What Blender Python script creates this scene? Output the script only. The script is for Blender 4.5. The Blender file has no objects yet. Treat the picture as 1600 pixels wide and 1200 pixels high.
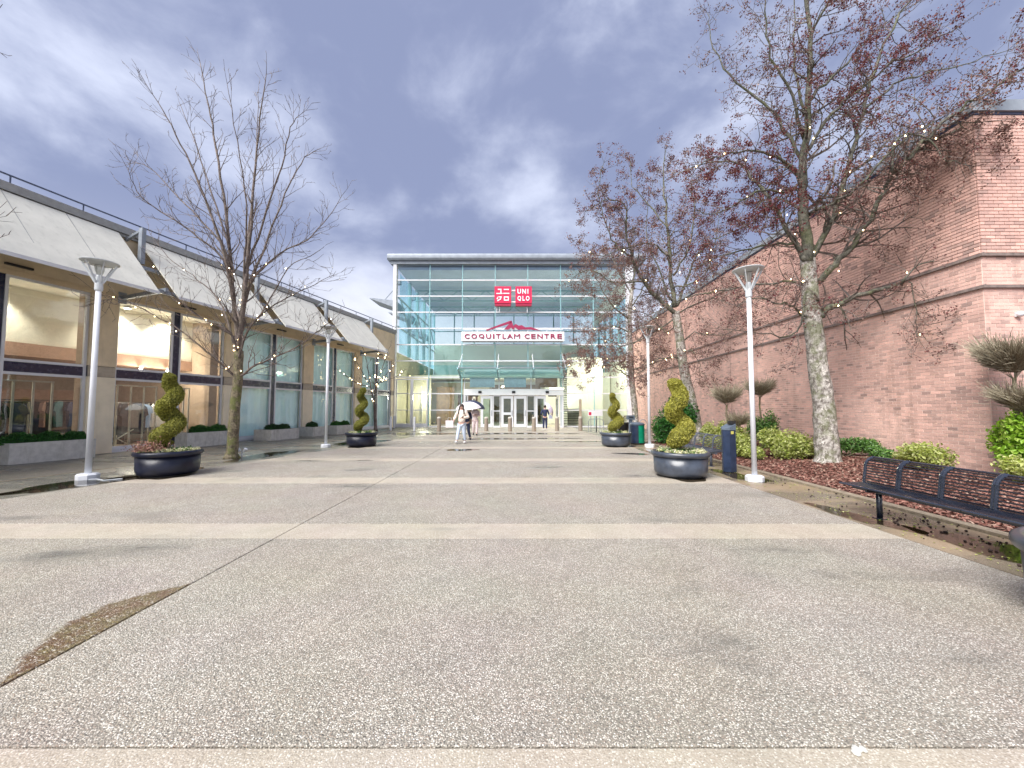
import bpy, math, random
import numpy as np
from mathutils import Vector, Matrix, Euler
R = math.radians
rng = random.Random(7)
nr = np.random.RandomState(11)
scene = bpy.context.scene
COL = scene.collection

# ------------------------------------------------------------------ camera
cam_d = bpy.data.cameras.new('camera')
cam = bpy.data.objects.new('camera', cam_d); COL.objects.link(cam)
cam.location = (0, 0, 1.55); cam.rotation_euler = (R(93.0), 0, 0)
cam_d.sensor_width = 36; cam_d.lens = 36 * 600 / 1600
cam_d.shift_x = -5 / 1600; cam_d.shift_y = 6.6 / 1600
cam_d.clip_start = 0.05; cam_d.clip_end = 3000
scene.camera = cam

# ------------------------------------------------------------------ world
SKYOFF = (11.3, 8.3, 2)
SUN_EL, SUN_AZ = 48.0, 218.0        # azimuth clockwise from +Y: behind the camera, a little to the left
world = bpy.data.worlds.new('World'); scene.world = world
world.use_nodes = True
wn, wl = world.node_tree.nodes, world.node_tree.links
wn.clear()
def N(t, nodes=None, **kw):
    n = (nodes or wn).new(t)
    for k, v in kw.items():
        if k.startswith('i_'):
            n.inputs[k[2:].replace('_', ' ')].default_value = v
        else: setattr(n, k, v)
    return n
def wmath(op, a, b=None, c=None, clamp=False):
    n = wn.new('ShaderNodeMath'); n.operation = op; n.use_clamp = clamp
    for i, v in enumerate((a, b, c)):
        if v is None: continue
        if isinstance(v, (int, float)): n.inputs[i].default_value = v
        else: wl.new(v, n.inputs[i])
    return n.outputs[0]
def wmix(f, a, b):
    n = wn.new('ShaderNodeMix'); n.data_type = 'RGBA'
    for i, v in ((0, f), (6, a), (7, b)):
        if isinstance(v, (int, float)): n.inputs[i].default_value = v
        elif isinstance(v, tuple): n.inputs[i].default_value = (*v, 1)
        else: wl.new(v, n.inputs[i])
    return n.outputs[2]
def wmap(v, a, b, c=0, d=1):
    n = wn.new('ShaderNodeMapRange'); n.interpolation_type = 'SMOOTHSTEP'
    wl.new(v, n.inputs[0])
    for i, x in enumerate((a, b, c, d)): n.inputs[i + 1].default_value = x
    return n.outputs[0]
tc = wn.new('ShaderNodeTexCoord'); sep = wn.new('ShaderNodeSeparateXYZ')
wl.new(tc.outputs['Generated'], sep.inputs[0])
cmb = wn.new('ShaderNodeMapping'); wl.new(tc.outputs['Generated'], cmb.inputs[0]); cmb.inputs['Scale'].default_value = (1.0, 1.0, 1.6)
def wnoise(scale, detail, rough, dist, off):
    mp = wn.new('ShaderNodeMapping'); wl.new(cmb.outputs[0], mp.inputs[0])
    mp.inputs['Location'].default_value = off
    n = wn.new('ShaderNodeTexNoise'); wl.new(mp.outputs[0], n.inputs['Vector'])
    n.inputs['Scale'].default_value = scale; n.inputs['Detail'].default_value = detail
    n.inputs['Roughness'].default_value = rough; n.inputs['Distortion'].default_value = dist
    return n.outputs['Fac']
n_big = wnoise(0.85, 4, 0.5, 0.25, SKYOFF)
n_mid = wnoise(3.0, 9, 0.56, 0.25, (SKYOFF[0] * 2 + 4.4, SKYOFF[1] + 2.6, 0))
mass = wmath('ADD', wmath('MULTIPLY', n_big, 0.66), wmath('MULTIPLY', n_mid, 0.34))
cover = wmap(mass, 0.36, 0.47)
dark = wmap(mass, 0.42, 0.56)
sky = wn.new('ShaderNodeTexSky'); sky.sky_type = 'NISHITA'; sky.sun_disc = False
sky.sun_elevation = R(SUN_EL); sky.sun_rotation = R(SUN_AZ)
sky.air_density = 1.0; sky.dust_density = 2.0; sky.ozone_density = 1.5
cloud = wmix(dark, (1.80, 1.93, 2.36), (0.64, 0.745, 1.17))
skyb = wn.new('ShaderNodeVectorMath'); skyb.operation = 'SCALE'; wl.new(sky.outputs[0], skyb.inputs[0]); skyb.inputs[3].default_value = 0.40
mixed = wmix(wmath('MULTIPLY_ADD', cover, 0.72, 0.22), skyb.outputs[0], cloud)
hor = wmap(sep.outputs[2], 0.05, 0.40, 1.0, 0)
hn = wmath('MULTIPLY', hor, wmap(n_mid, 0.36, 0.62, 1.0, 0.45))
final = wmix(hn, mixed, (2.6, 2.6, 2.7))
bg = wn.new('ShaderNodeBackground'); wl.new(final, bg.inputs[0]); bg.inputs[1].default_value = 0.10
wo = wn.new('ShaderNodeOutputWorld'); wl.new(bg.outputs[0], wo.inputs[0])

# ------------------------------------------------------------------ sun (veiled by cloud: very soft)
sd = bpy.data.lights.new('sun', 'SUN'); sun = bpy.data.objects.new('sun', sd); COL.objects.link(sun)
sd.energy = 1.5; sd.angle = R(42); sd.color = (1.0, 0.965, 0.92)
az = R(SUN_AZ); el = R(SUN_EL)
sdir = Vector((math.sin(az) * math.cos(el), math.cos(az) * math.cos(el), math.sin(el)))
sun.rotation_euler = (-sdir).to_track_quat('-Z', 'Y').to_euler(); sun.location = (0, 0, 60)

scene.view_settings.view_transform = 'Standard'; scene.view_settings.look = 'None'
scene.view_settings.gamma = 1; scene.view_settings.use_curve_mapping = False
scene.view_settings.exposure = 2.3
scene.render.engine = 'CYCLES'
scene.cycles.use_denoising = True
scene.cycles.max_bounces = 8; scene.cycles.transparent_max_bounces = 24
scene.cycles.caustics_reflective = False; scene.cycles.caustics_refractive = False
scene.cycles.sample_clamp_indirect = 6

# ------------------------------------------------------------------ materials
MATS = {}
class NT:
    def __init__(s, name):
        s.m = bpy.data.materials.new(name); s.m.use_nodes = True
        s.n = s.m.node_tree.nodes; s.l = s.m.node_tree.links
        s.b = s.n['Principled BSDF']; s.out = s.n['Material Output']
        MATS[name] = s.m
    def add(s, t, **kw):
        n = s.n.new(t)
        for k, v in kw.items(): setattr(n, k, v)
        return n
    def math(s, op, a, b=None, c=None, clamp=False):
        n = s.n.new('ShaderNodeMath'); n.operation = op; n.use_clamp = clamp
        for i, v in enumerate((a, b, c)):
            if v is None: continue
            if isinstance(v, (int, float)): n.inputs[i].default_value = v
            else: s.l.new(v, n.inputs[i])
        return n.outputs[0]
    def mix(s, f, a, b, mode='MIX'):
        n = s.n.new('ShaderNodeMix'); n.data_type = 'RGBA'; n.blend_type = mode
        for i, v in ((0, f), (6, a), (7, b)):
            if isinstance(v, (int, float)): n.inputs[i].default_value = v
            elif isinstance(v, tuple): n.inputs[i].default_value = (*v, 1)
            else: s.l.new(v, n.inputs[i])
        return n.outputs[2]
    def rng(s, v, a, b, c=0, d=1, smooth=True):
        n = s.n.new('ShaderNodeMapRange')
        if smooth: n.interpolation_type = 'SMOOTHSTEP'
        s.l.new(v, n.inputs[0])
        for i, x in enumerate((a, b, c, d)): n.inputs[i + 1].default_value = x
        return n.outputs[0]
    def pos(s, kind='world', scale=None, loc=None, rot=None):
        if kind == 'world': o = s.add('ShaderNodeNewGeometry').outputs['Position']
        else: o = s.add('ShaderNodeTexCoord').outputs['Object']
        if scale or loc or rot:
            m = s.add('ShaderNodeMapping'); s.l.new(o, m.inputs[0])
            if scale: m.inputs['Scale'].default_value = scale
            if loc: m.inputs['Location'].default_value = loc
            if rot: m.inputs['Rotation'].default_value = rot
            o = m.outputs[0]
        return o
    def noise(s, vec, scale, detail=3, rough=0.5, dist=0, out='Fac'):
        n = s.add('ShaderNodeTexNoise'); s.l.new(vec, n.inputs['Vector'])
        n.inputs['Scale'].default_value = scale; n.inputs['Detail'].default_value = detail
        n.inputs['Roughness'].default_value = rough; n.inputs['Distortion'].default_value = dist
        return n.outputs[out]
    def voro(s, vec, scale, feature='F1', rand=1.0):
        n = s.add('ShaderNodeTexVoronoi', feature=feature); s.l.new(vec, n.inputs['Vector'])
        n.inputs['Scale'].default_value = scale; n.inputs['Randomness'].default_value = rand
        return n
    def set(s, key, v):
        i = s.b.inputs[key]
        if isinstance(v, tuple): i.default_value = (*v, 1) if len(v) == 3 else v
        elif isinstance(v, (int, float)): i.default_value = v
        else: s.l.new(v, i)
    def bump(s, h, strength=0.4, dist=0.01):
        b = s.add('ShaderNodeBump'); b.inputs['Strength'].default_value = strength; b.inputs['Distance'].default_value = dist
        s.l.new(h, b.inputs['Height']); s.l.new(b.outputs[0], s.b.inputs['Normal'])

def simple(name, col, rough=0.5, metal=0.0, var=0.12, scale=6.0, bump=0.0, spec=0.5, dirt=None, coat=0.0):
    t = NT(name); p = t.pos('world')
    n = t.noise(p, scale, 5, 0.6)
    c = t.mix(t.rng(n, 0.3, 0.7, 0, 1), tuple(x * (1 - var) for x in col), tuple(min(1, x * (1 + var)) for x in col))
    if dirt:
        p2 = t.pos('world', scale=(3, 3, 0.6)); d = t.noise(p2, 2.2, 6, 0.65)
        c = t.mix(t.rng(d, 0.5, 0.78, 0, dirt[1]), c, dirt[0])
    t.set('Base Color', c); t.set('Metallic', metal); t.set('Specular IOR Level', spec)
    t.set('Roughness', t.rng(n, 0.2, 0.8, max(0.02, rough - 0.08), min(1, rough + 0.08)))
    if coat: t.set('Coat Weight', coat); t.set('Coat Roughness', 0.12)
    if bump: t.bump(t.noise(p, scale * 12, 4, 0.6), bump, 0.01)
    return t.m
def emissive(name, col, strength):
    t = NT(name); t.set('Base Color', col); t.set('Emission Color', col); t.set('Emission Strength', strength); return t.m
def glass(name, tint, refl=1.0, rough=0.005, dull=0.0, dullcol=(0.3, 0.5, 0.5), vary=0.0, ior=1.5):
    t = NT(name)
    lw = t.add('ShaderNodeLayerWeight'); lw.inputs[0].default_value = 0.5
    fr = t.math('MULTIPLY_ADD', t.math('POWER', lw.outputs['Facing'], 4.2), 0.9, 0.04)
    p = t.pos('world'); wob = t.noise(p, 1.3, 1, 0.4)
    b = t.add('ShaderNodeBump'); b.inputs['Strength'].default_value = 0.04; b.inputs['Distance'].default_value = 0.05
    t.l.new(wob, b.inputs['Height'])
    tr = t.add('ShaderNodeBsdfTransparent'); gl = t.add('ShaderNodeBsdfGlossy'); gl.inputs['Roughness'].default_value = rough
    t.l.new(b.outputs[0], gl.inputs['Normal'])
    gl.inputs['Color'].default_value = (0.95, 1, 1, 1)
    if vary:
        oi = t.add('ShaderNodeObjectInfo')
        t.l.new(t.mix(oi.outputs['Random'], tuple(x * (1 - vary) for x in tint), tuple(min(1, x * (1 + vary * 0.6)) for x in tint)), tr.inputs[0])
    else: tr.inputs[0].default_value = (*tint, 1)
    body = tr.outputs[0]
    if dull:
        df = t.add('ShaderNodeBsdfDiffuse'); df.inputs[0].default_value = (*dullcol, 1)
        m0 = t.add('ShaderNodeMixShader'); m0.inputs[0].default_value = dull
        t.l.new(tr.outputs[0], m0.inputs[1]); t.l.new(df.outputs[0], m0.inputs[2]); body = m0.outputs[0]
    mx = t.add('ShaderNodeMixShader')
    t.l.new(t.math('MULTIPLY', fr, refl * 0.6, clamp=True), mx.inputs[0])
    t.l.new(body, mx.inputs[1]); t.l.new(gl.outputs[0], mx.inputs[2])
    t.l.new(mx.outputs[0], t.out.inputs[0])
    return t.m

def aggregate(name, tones, lo, hi, size=124.0, wet_lo=0.56, wet_hi=0.72, stains=((0.16, 0.15, 0.09), 0.5), moss=False, rough=0.62, bump=0.8, chroma=1.0):
    """exposed aggregate: small pebbles of several tones in a paler matrix, with damp patches and stains"""
    t = NT(name); p = t.pos('world')
    v = t.voro(p, size); d = v.outputs['Distance']
    sepc = t.add('ShaderNodeSeparateColor'); t.l.new(v.outputs['Color'], sepc.inputs[0])
    ramp = t.add('ShaderNodeValToRGB'); cr = ramp.color_ramp; cr.interpolation = 'CONSTANT'
    while len(cr.elements) < len(tones): cr.elements.new(0.5)
    for e, (ps, c) in zip(cr.elements, tones): e.position = ps; e.color = (*c, 1)
    t.l.new(sepc.outputs[0], ramp.inputs[0])
    peb = t.mix(t.rng(d, 0.38, 0.62), ramp.outputs[0], lo)
    big = t.noise(p, 0.55, 5, 0.6); mid = t.noise(p, 3.0, 4, 0.6)
    c = t.mix(t.rng(big, 0.3, 0.7, 0.0, 0.75), peb, t.mix(1.0, peb, hi, 'MULTIPLY'))
    c = t.mix(t.rng(mid, 0.25, 0.75, 0.14, 0.0), c, (0.0, 0.0, 0.0))
    hue = t.noise(p, 0.9, 3, 0.5, out='Color')
    c = t.mix(0.06 * chroma, c, hue, 'OVERLAY')
    st = t.noise(p, 0.9, 6, 0.7, 0.4)
    c = t.mix(t.rng(st, 0.58, 0.8, 0, stains[1]), c, stains[0])
    gum = t.math('MULTIPLY', t.rng(t.voro(p, 1.7).outputs['Distance'], 0.016, 0.034, 1, 0), 0.55)
    c = t.mix(gum, c, (0.07, 0.065, 0.06))
    wetn = t.noise(t.pos('world', scale=(0.55, 1.5, 1), loc=(3, 5, 0)), 0.7, 5, 0.55, 0.3)
    wet = t.rng(wetn, wet_lo, wet_hi)
    c = t.mix(t.math('MULTIPLY', wet, 0.52), c, (0.09, 0.095, 0.09))
    if moss:
        g = t.add('ShaderNodeSeparateXYZ'); t.l.new(p, g.inputs[0])
        # the hollow along the long joint that fills with silt and moss
        wob = t.math('MULTIPLY_ADD', t.noise(p, 7, 6, 0.75), 0.26, -0.13)
        prof = t.math('MULTIPLY', t.rng(g.outputs[1], 2.05, 2.9), t.rng(g.outputs[1], 3.12, 3.56, 1, 0))
        lim = t.math('ADD', t.math('MULTIPLY', prof, 0.36), wob)
        dist = t.math('SUBTRACT', -2.87, g.outputs[0])
        inside = t.math('SUBTRACT', lim, dist)
        msk = t.math('MULTIPLY', t.math('MULTIPLY', t.rng(inside, -0.03, 0.03), t.rng(dist, -0.02, 0.0)), t.rng(prof, 0.02, 0.12))
        soil = t.mix(t.rng(t.noise(p, 45, 5, 0.8), 0.36, 0.64), (0.045, 0.03, 0.014), (0.24, 0.19, 0.085))
        soil = t.mix(t.rng(t.noise(p, 6, 4, 0.6), 0.4, 0.62, 0, 0.7), soil, (0.12, 0.055, 0.03)); soil = t.mix(t.rng(sepc.outputs[1], 0.80, 0.84, 0, 0.7), soil, ramp.outputs[0])
        c = t.mix(msk, c, soil); wet = t.math('MAXIMUM', wet, t.math('MULTIPLY', msk, 0.8))
    t.set('Base Color', c)
    t.set('Roughness', t.math('MULTIPLY_ADD', wet, -(rough - 0.2), rough))
    h = t.math('SUBTRACT', 1.0, d); t.bump(h, bump, 0.006)
    return t.m
PEB = [(0.0, (0.12, 0.11, 0.095)), (0.13, (0.27, 0.235, 0.20)), (0.30, (0.42, 0.37, 0.31)), (0.48, (0.56, 0.515, 0.45)),
       (0.64, (0.36, 0.28, 0.22)), (0.75, (0.70, 0.65, 0.57)), (0.91, (0.88, 0.85, 0.78))]
aggregate('aggregate', PEB, (0.265, 0.24, 0.20), (0.89, 0.89, 0.87), moss=True, bump=0.95)
aggregate('band_concrete', [(0.0, (0.31, 0.27, 0.215)), (0.2, (0.43, 0.385, 0.32)), (0.55, (0.50, 0.46, 0.39)), (0.85, (0.66, 0.62, 0.55))],
          (0.40, 0.35, 0.28), (0.92, 0.9, 0.88), size=120, bump=0.45, stains=((0.22, 0.2, 0.13), 0.35))
aggregate('walk_aggregate', [(0.0, (0.13, 0.12, 0.10)), (0.3, (0.25, 0.23, 0.19)), (0.7, (0.36, 0.33, 0.28)), (0.9, (0.52, 0.5, 0.46))],
          (0.20, 0.18, 0.145), (0.75, 0.75, 0.72), wet_lo=0.40, wet_hi=0.62, rough=0.5)
aggregate('wet_concrete', [(0.0, (0.24, 0.225, 0.18)), (0.4, (0.32, 0.30, 0.245)), (0.8, (0.38, 0.36, 0.31))],
          (0.28, 0.26, 0.21), (0.82, 0.85, 0.78), wet_lo=0.36, wet_hi=0.6, rough=0.42, bump=0.2, stains=((0.16, 0.16, 0.09), 0.45))
aggregate('mossy_concrete', [(0.0, (0.24, 0.165, 0.11)), (0.4, (0.33, 0.24, 0.165)), (0.8, (0.42, 0.33, 0.24))],
          (0.33, 0.27, 0.19), (0.85, 0.8, 0.7), wet_lo=0.42, wet_hi=0.6, rough=0.4, bump=0.25, stains=((0.13, 0.15, 0.035), 0.75))
simple('joint_dirt', (0.15, 0.13, 0.10), 0.9, scale=20, var=0.4)
simple('far_ground', (0.16, 0.16, 0.15), 0.9)
simple('curb', (0.25, 0.205, 0.15), 0.8, scale=14, var=0.25, bump=0.3, dirt=((0.12, 0.10, 0.05), 0.95))
def mulch_mat():
    t = NT('soil'); p = t.pos('world'); n = t.noise(p, 26, 6, 0.7)
    c = t.mix(t.rng(n, 0.35, 0.68), (0.07, 0.028, 0.02), (0.25, 0.115, 0.085)); t.set('Base Color', c); t.set('Roughness', 0.9)
    t.bump(t.noise(p, 60, 4, 0.7), 1.0, 0.03)
mulch_mat()
def island_mat(name, cols, rough=0.6, spec=0.4, trans=0.0, bump=0):
    t = NT(name); g = t.add('ShaderNodeNewGeometry'); oi = t.add('ShaderNodeObjectInfo')
    f = t.math('FRACT', t.math('ADD', g.outputs['Random Per Island'], oi.outputs['Random']))
    ramp = t.add('ShaderNodeValToRGB'); cr = ramp.color_ramp
    while len(cr.elements) < len(cols): cr.elements.new(0.5)
    for i, (e, c) in enumerate(zip(cr.elements, cols)): e.position = i / max(1, len(cols) - 1); e.color = (*c, 1)
    t.l.new(f, ramp.inputs[0])
    big = t.noise(g.outputs['Position'], 2.2, 3, 0.6)
    c = t.mix(t.rng(big, 0.3, 0.7, 0.0, 0.3), ramp.outputs[0], tuple(x * 0.45 for x in cols[0]))
    t.set('Base Color', c); t.set('Roughness', rough); t.set('Specular IOR Level', spec)
    if trans:
        tl = t.add('ShaderNodeBsdfTranslucent'); t.l.new(c, tl.inputs[0])
        m = t.add('ShaderNodeMixShader'); m.inputs[0].default_value = trans
        t.l.new(t.b.outputs[0], m.inputs[1]); t.l.new(tl.outputs[0], m.inputs[2]); t.l.new(m.outputs[0], t.out.inputs[0])
    return t.m
island_mat('mulch_chip', [(0.10, 0.038, 0.028), (0.24, 0.10, 0.075), (0.36, 0.19, 0.15), (0.18, 0.07, 0.05), (0.50, 0.36, 0.28)], 0.85)
island_mat('leaf_topiary', [(0.10, 0.11, 0.015), (0.28, 0.28, 0.04), (0.48, 0.47, 0.11), (0.21, 0.21, 0.03)], 0.6, trans=0.3)
island_mat('leaf_topiary_yellow', [(0.17, 0.16, 0.02), (0.42, 0.41, 0.05), (0.66, 0.62, 0.16), (0.32, 0.31, 0.04)], 0.6, trans=0.3)
island_mat('leaf_hedge', [(0.015, 0.07, 0.012), (0.03, 0.14, 0.022), (0.05, 0.20, 0.035), (0.09, 0.26, 0.05)], 0.4, trans=0.25)
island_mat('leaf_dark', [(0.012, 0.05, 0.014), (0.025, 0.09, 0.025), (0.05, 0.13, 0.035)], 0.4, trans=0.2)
island_mat('leaf_gold', [(0.22, 0.30, 0.04), (0.42, 0.48, 0.10), (0.58, 0.62, 0.22), (0.66, 0.68, 0.34)], 0.45, trans=0.35)
island_mat('leaf_green', [(0.05, 0.14, 0.03), (0.11, 0.24, 0.05), (0.20, 0.36, 0.08), (0.09, 0.20, 0.06)], 0.4, trans=0.3)
island_mat('leaf_lime', [(0.13, 0.28, 0.015), (0.26, 0.46, 0.03), (0.36, 0.56, 0.06), (0.45, 0.55, 0.14)], 0.45, trans=0.35)
island_mat('dead_leaf', [(0.13, 0.07, 0.06), (0.26, 0.14, 0.115), (0.20, 0.13, 0.11), (0.40, 0.27, 0.21)], 0.7, trans=0.15)
island_mat('dead_leaf_red', [(0.10, 0.016, 0.022), (0.19, 0.03, 0.042), (0.14, 0.045, 0.035), (0.23, 0.06, 0.06)], 0.7, trans=0.2)
island_mat('twig_dry', [(0.20, 0.16, 0.11), (0.36, 0.31, 0.22), (0.50, 0.46, 0.34)], 0.8)
island_mat('blossom', [(0.72, 0.68, 0.35), (0.85, 0.82, 0.6), (0.50, 0.55, 0.2), (0.9, 0.88, 0.78)], 0.6, trans=0.3)
island_mat('heather', [(0.25, 0.11, 0.09), (0.38, 0.2, 0.16), (0.3, 0.22, 0.12)], 0.7)
island_mat('seed_pod', [(0.02, 0.012, 0.01), (0.05, 0.025, 0.02)], 0.8)
def bark(name, c0, c1, moss, mossamt):
    t = NT(name); p = t.pos('world', scale=(1, 1, 0.75)); n = t.noise(p, 13, 8, 0.75); q = t.pos('world')
    c = t.mix(t.rng(n, 0.38, 0.62), c0, c1)
    pt = t.noise(q, 7, 6, 0.7, 0.8); c = t.mix(t.rng(pt, 0.56, 0.62, 0, 0.8), c, tuple(min(1, x * 1.5) for x in c1))
    m = t.noise(q, 3.1, 5, 0.65); c = t.mix(t.rng(m, 0.46, 0.62, 0, mossamt), c, moss)
    t.set('Base Color', c); t.set('Roughness', 0.85); t.bump(n, 0.9, 0.02)
bark('bark_left', (0.07, 0.055, 0.035), (0.24, 0.20, 0.13), (0.13, 0.15, 0.035), 0.75)
bark('bark_big', (0.12, 0.10, 0.085), (0.50, 0.47, 0.43), (0.12, 0.14, 0.05), 0.6)
bark('limb_big', (0.045, 0.045, 0.035), (0.16, 0.15, 0.12), (0.12, 0.14, 0.05), 0.45)
bark('twig_dark', (0.07, 0.055, 0.05), (0.20, 0.165, 0.15), (0.10, 0.12, 0.04), 0.25)
bark('twig_left', (0.075, 0.055, 0.05), (0.19, 0.15, 0.13), (0.09, 0.08, 0.04), 0.3)

def brick_mat(name, base, var, islandonly=False):
    t = NT(name); g = t.add('ShaderNodeNewGeometry'); oi = t.add('ShaderNodeObjectInfo'); q = g.outputs['Position']
    f = t.math('FRACT', t.math('ADD', g.outputs['Random Per Island'], oi.outputs['Random']))
    ramp = t.add('ShaderNodeValToRGB'); cr = ramp.color_ramp
    cols = [(0.0, 0.52), (0.07, 0.72), (0.2, 0.9), (0.55, 1.0), (0.85, 1.1), (1.0, 1.28)]
    while len(cr.elements) < len(cols): cr.elements.new(0.5)
    for e, (ps, k) in zip(cr.elements, cols):
        e.position = ps; e.color = (min(1, base[0] * k), min(1, base[1] * (k * 0.9 + 0.1)), min(1, base[2] * (k * 0.85 + 0.15)), 1)
    t.l.new(f, ramp.inputs[0])
    c = ramp.outputs[0]
    w = t.noise(q, 0.6, 5, 0.65); c = t.mix(t.rng(w, 0.45, 0.68, 0, 0.6), c, tuple(min(1, x * 1.45) for x in base))
    w2 = t.noise(t.pos('world', scale=(2, 2, 0.4)), 1.2, 5, 0.6); c = t.mix(t.rng(w2, 0.50, 0.72, 0, 0.5), c, (0.34, 0.21, 0.165))
    g2 = t.noise(q, 60, 4, 0.7); c = t.mix(t.rng(g2, 0.3, 0.7, 0.25, 0), c, (0.1, 0.05, 0.04))
    t.set('Base Color', c); t.set('Roughness', 0.85); t.bump(g2, 0.4, 0.006)
brick_mat('brick', (0.72, 0.46, 0.39), 0.2)
simple('mortar', (0.74, 0.60, 0.53), 0.95, var=0.15, scale=3)
simple('mortar_dark', (0.20, 0.13, 0.11), 0.95, var=0.2, scale=3)
simple('brick_ledge', (0.20, 0.155, 0.14), 0.9, var=0.25, scale=8, dirt=((0.08, 0.08, 0.07), 0.6))
simple('brick_ledge_pale', (0.40, 0.33, 0.29), 0.9, var=0.25, scale=8)
simple('grey_flashing', (0.36, 0.40, 0.44), 0.4, metal=0.3, scale=2)
simple('dark_flashing', (0.09, 0.11, 0.19), 0.5)
simple('stucco', (0.68, 0.56, 0.39), 0.9, var=0.08, scale=2.0, bump=0.2, dirt=((0.30, 0.23, 0.14), 0.25))
simple('stucco_pale', (0.80, 0.71, 0.54), 0.85, var=0.06, scale=2.0, bump=0.15, dirt=((0.42, 0.34, 0.22), 0.25))
simple('stucco_soffit', (0.66, 0.54, 0.37), 0.9, var=0.1, scale=2)
simple('column_band', (0.42, 0.36, 0.28), 0.8)
simple('awning', (0.60, 0.59, 0.53), 0.75, var=0.07, scale=1.5, bump=0.1, dirt=((0.42, 0.42, 0.37), 0.6))
simple('steel_grey', (0.25, 0.28, 0.32), 0.45, metal=0.2, scale=3)
simple('rail_dark', (0.07, 0.09, 0.15), 0.5)
simple('coping_grey', (0.30, 0.305, 0.30), 0.7, dirt=((0.2, 0.2, 0.2), 0.4))
simple('white_metal', (0.66, 0.67, 0.70), 0.35, var=0.03, scale=3)
simple('lamp_white', (0.70, 0.72, 0.76), 0.35, var=0.03, scale=3)
simple('lamp_grey', (0.55, 0.58, 0.60), 0.4)
simple('navy_panel', (0.016, 0.02, 0.055), 0.25, coat=0.3)
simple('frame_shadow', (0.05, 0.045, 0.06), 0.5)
simple('planter_navy', (0.007, 0.009, 0.022), 0.38, var=0.3, scale=4, spec=0.4, coat=0.08)
simple('planter_slate', (0.045, 0.055, 0.075), 0.35, var=0.3, scale=4, spec=0.6, coat=0.2)
simple('soil_dark', (0.045, 0.03, 0.02), 0.95, var=0.4, scale=30, bump=0.8)
simple('planter_stone', (0.56, 0.55, 0.51), 0.8, var=0.12, scale=7, bump=0.3, dirt=((0.28, 0.27, 0.22), 0.6))
simple('bench_metal', (0.014, 0.018, 0.03), 0.28, var=0.2, metal=0.3, coat=0.5)
simple('bench_edge_glint', (0.035, 0.043, 0.065), 0.22, var=0.2, metal=0.4, coat=0.8)  # bench metal lightened so the frames carry the sky's reflection in their colour
simple('bench_far', (0.10, 0.11, 0.14), 0.35, var=0.2, metal=0.3)
simple('bin_blue', (0.018, 0.03, 0.065), 0.4, var=0.25)
simple('bin_grey', (0.10, 0.13, 0.17), 0.4)
simple('bin_green', (0.0, 0.26, 0.14), 0.4)
simple('bollard', (0.27, 0.225, 0.18), 0.8, var=0.2, scale=30)
simple('bollard_cap', (0.45, 0.42, 0.37), 0.7)
simple('wood_post', (0.34, 0.28, 0.2), 0.8)
simple('sign_red', (0.62, 0.012, 0.075), 0.45, var=0.03)
simple('sign_red_side', (0.36, 0.008, 0.05), 0.5)
simple('sign_white', (0.85, 0.85, 0.87), 0.4, var=0.02)
simple('maroon', (0.30, 0.015, 0.07), 0.5, var=0.05)
simple('curtain', (0.76, 1.0, 0.985), 0.8, var=0.05, scale=1.5)
simple('shop_white', (0.78, 0.74, 0.64), 0.8, var=0.04)
simple('shop_brown', (0.42, 0.26, 0.19), 0.8, var=0.1)
simple('shop_peach', (0.42, 0.32, 0.24), 0.8, var=0.1)
simple('shop_floor', (0.30, 0.22, 0.16), 0.35)
simple('rack_metal', (0.52, 0.50, 0.42), 0.4)
simple('hall_green', (0.52, 0.50, 0.36), 0.85, var=0.08, scale=1)
simple('hall_cream', (0.80, 0.80, 0.66), 0.8, var=0.04)
simple('hall_ceiling', (0.56, 0.68, 0.84), 0.7, var=0.06, scale=1)
simple('hall_floor', (0.42, 0.38, 0.32), 0.25)
simple('hall_dark', (0.07, 0.045, 0.035), 0.6, var=0.4, scale=3)
simple('hall_brown', (0.22, 0.14, 0.07), 0.5, var=0.3, scale=2)
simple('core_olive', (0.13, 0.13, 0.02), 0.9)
simple('hall_steel', (0.25, 0.45, 0.48), 0.5)
simple('stair_grey', (0.045, 0.05, 0.045), 0.6)
simple('canopy_steel', (0.16, 0.30, 0.33), 0.4, metal=0.3)
glass('shop_glass', (0.90, 0.92, 0.90), refl=2.6)
glass('curtain_glass', (0.97, 0.995, 0.995), refl=1.6)
glass('atrium_glass', (0.90, 0.945, 0.965), refl=2.8, vary=0.08)
glass('clear_glass', (0.93, 0.98, 0.98), refl=0.8)
glass('atrium_side_glass', (0.76, 0.94, 0.97), refl=1.0)
glass('door_glass', (0.72, 0.82, 0.82), refl=2.4)
glass('canopy_glass', (0.70, 0.90, 0.90), refl=2.0, dull=0.35, dullcol=(0.55, 0.80, 0.80))
glass('lens_glass', (0.80, 0.82, 0.80), refl=1.5, dull=0.4, dullcol=(0.6, 0.6, 0.56))
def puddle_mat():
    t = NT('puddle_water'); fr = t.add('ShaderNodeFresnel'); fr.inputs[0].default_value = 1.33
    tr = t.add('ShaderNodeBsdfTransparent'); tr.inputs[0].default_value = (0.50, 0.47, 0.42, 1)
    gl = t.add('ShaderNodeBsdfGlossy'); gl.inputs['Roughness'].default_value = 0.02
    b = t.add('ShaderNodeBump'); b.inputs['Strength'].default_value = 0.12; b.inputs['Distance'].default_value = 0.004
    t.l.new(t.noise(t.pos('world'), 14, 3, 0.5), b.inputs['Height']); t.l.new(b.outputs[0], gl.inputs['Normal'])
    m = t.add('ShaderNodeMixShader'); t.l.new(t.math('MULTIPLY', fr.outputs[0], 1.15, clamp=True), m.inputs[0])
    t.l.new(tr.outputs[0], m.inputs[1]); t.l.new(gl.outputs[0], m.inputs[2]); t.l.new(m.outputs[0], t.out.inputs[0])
puddle_mat()
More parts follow.
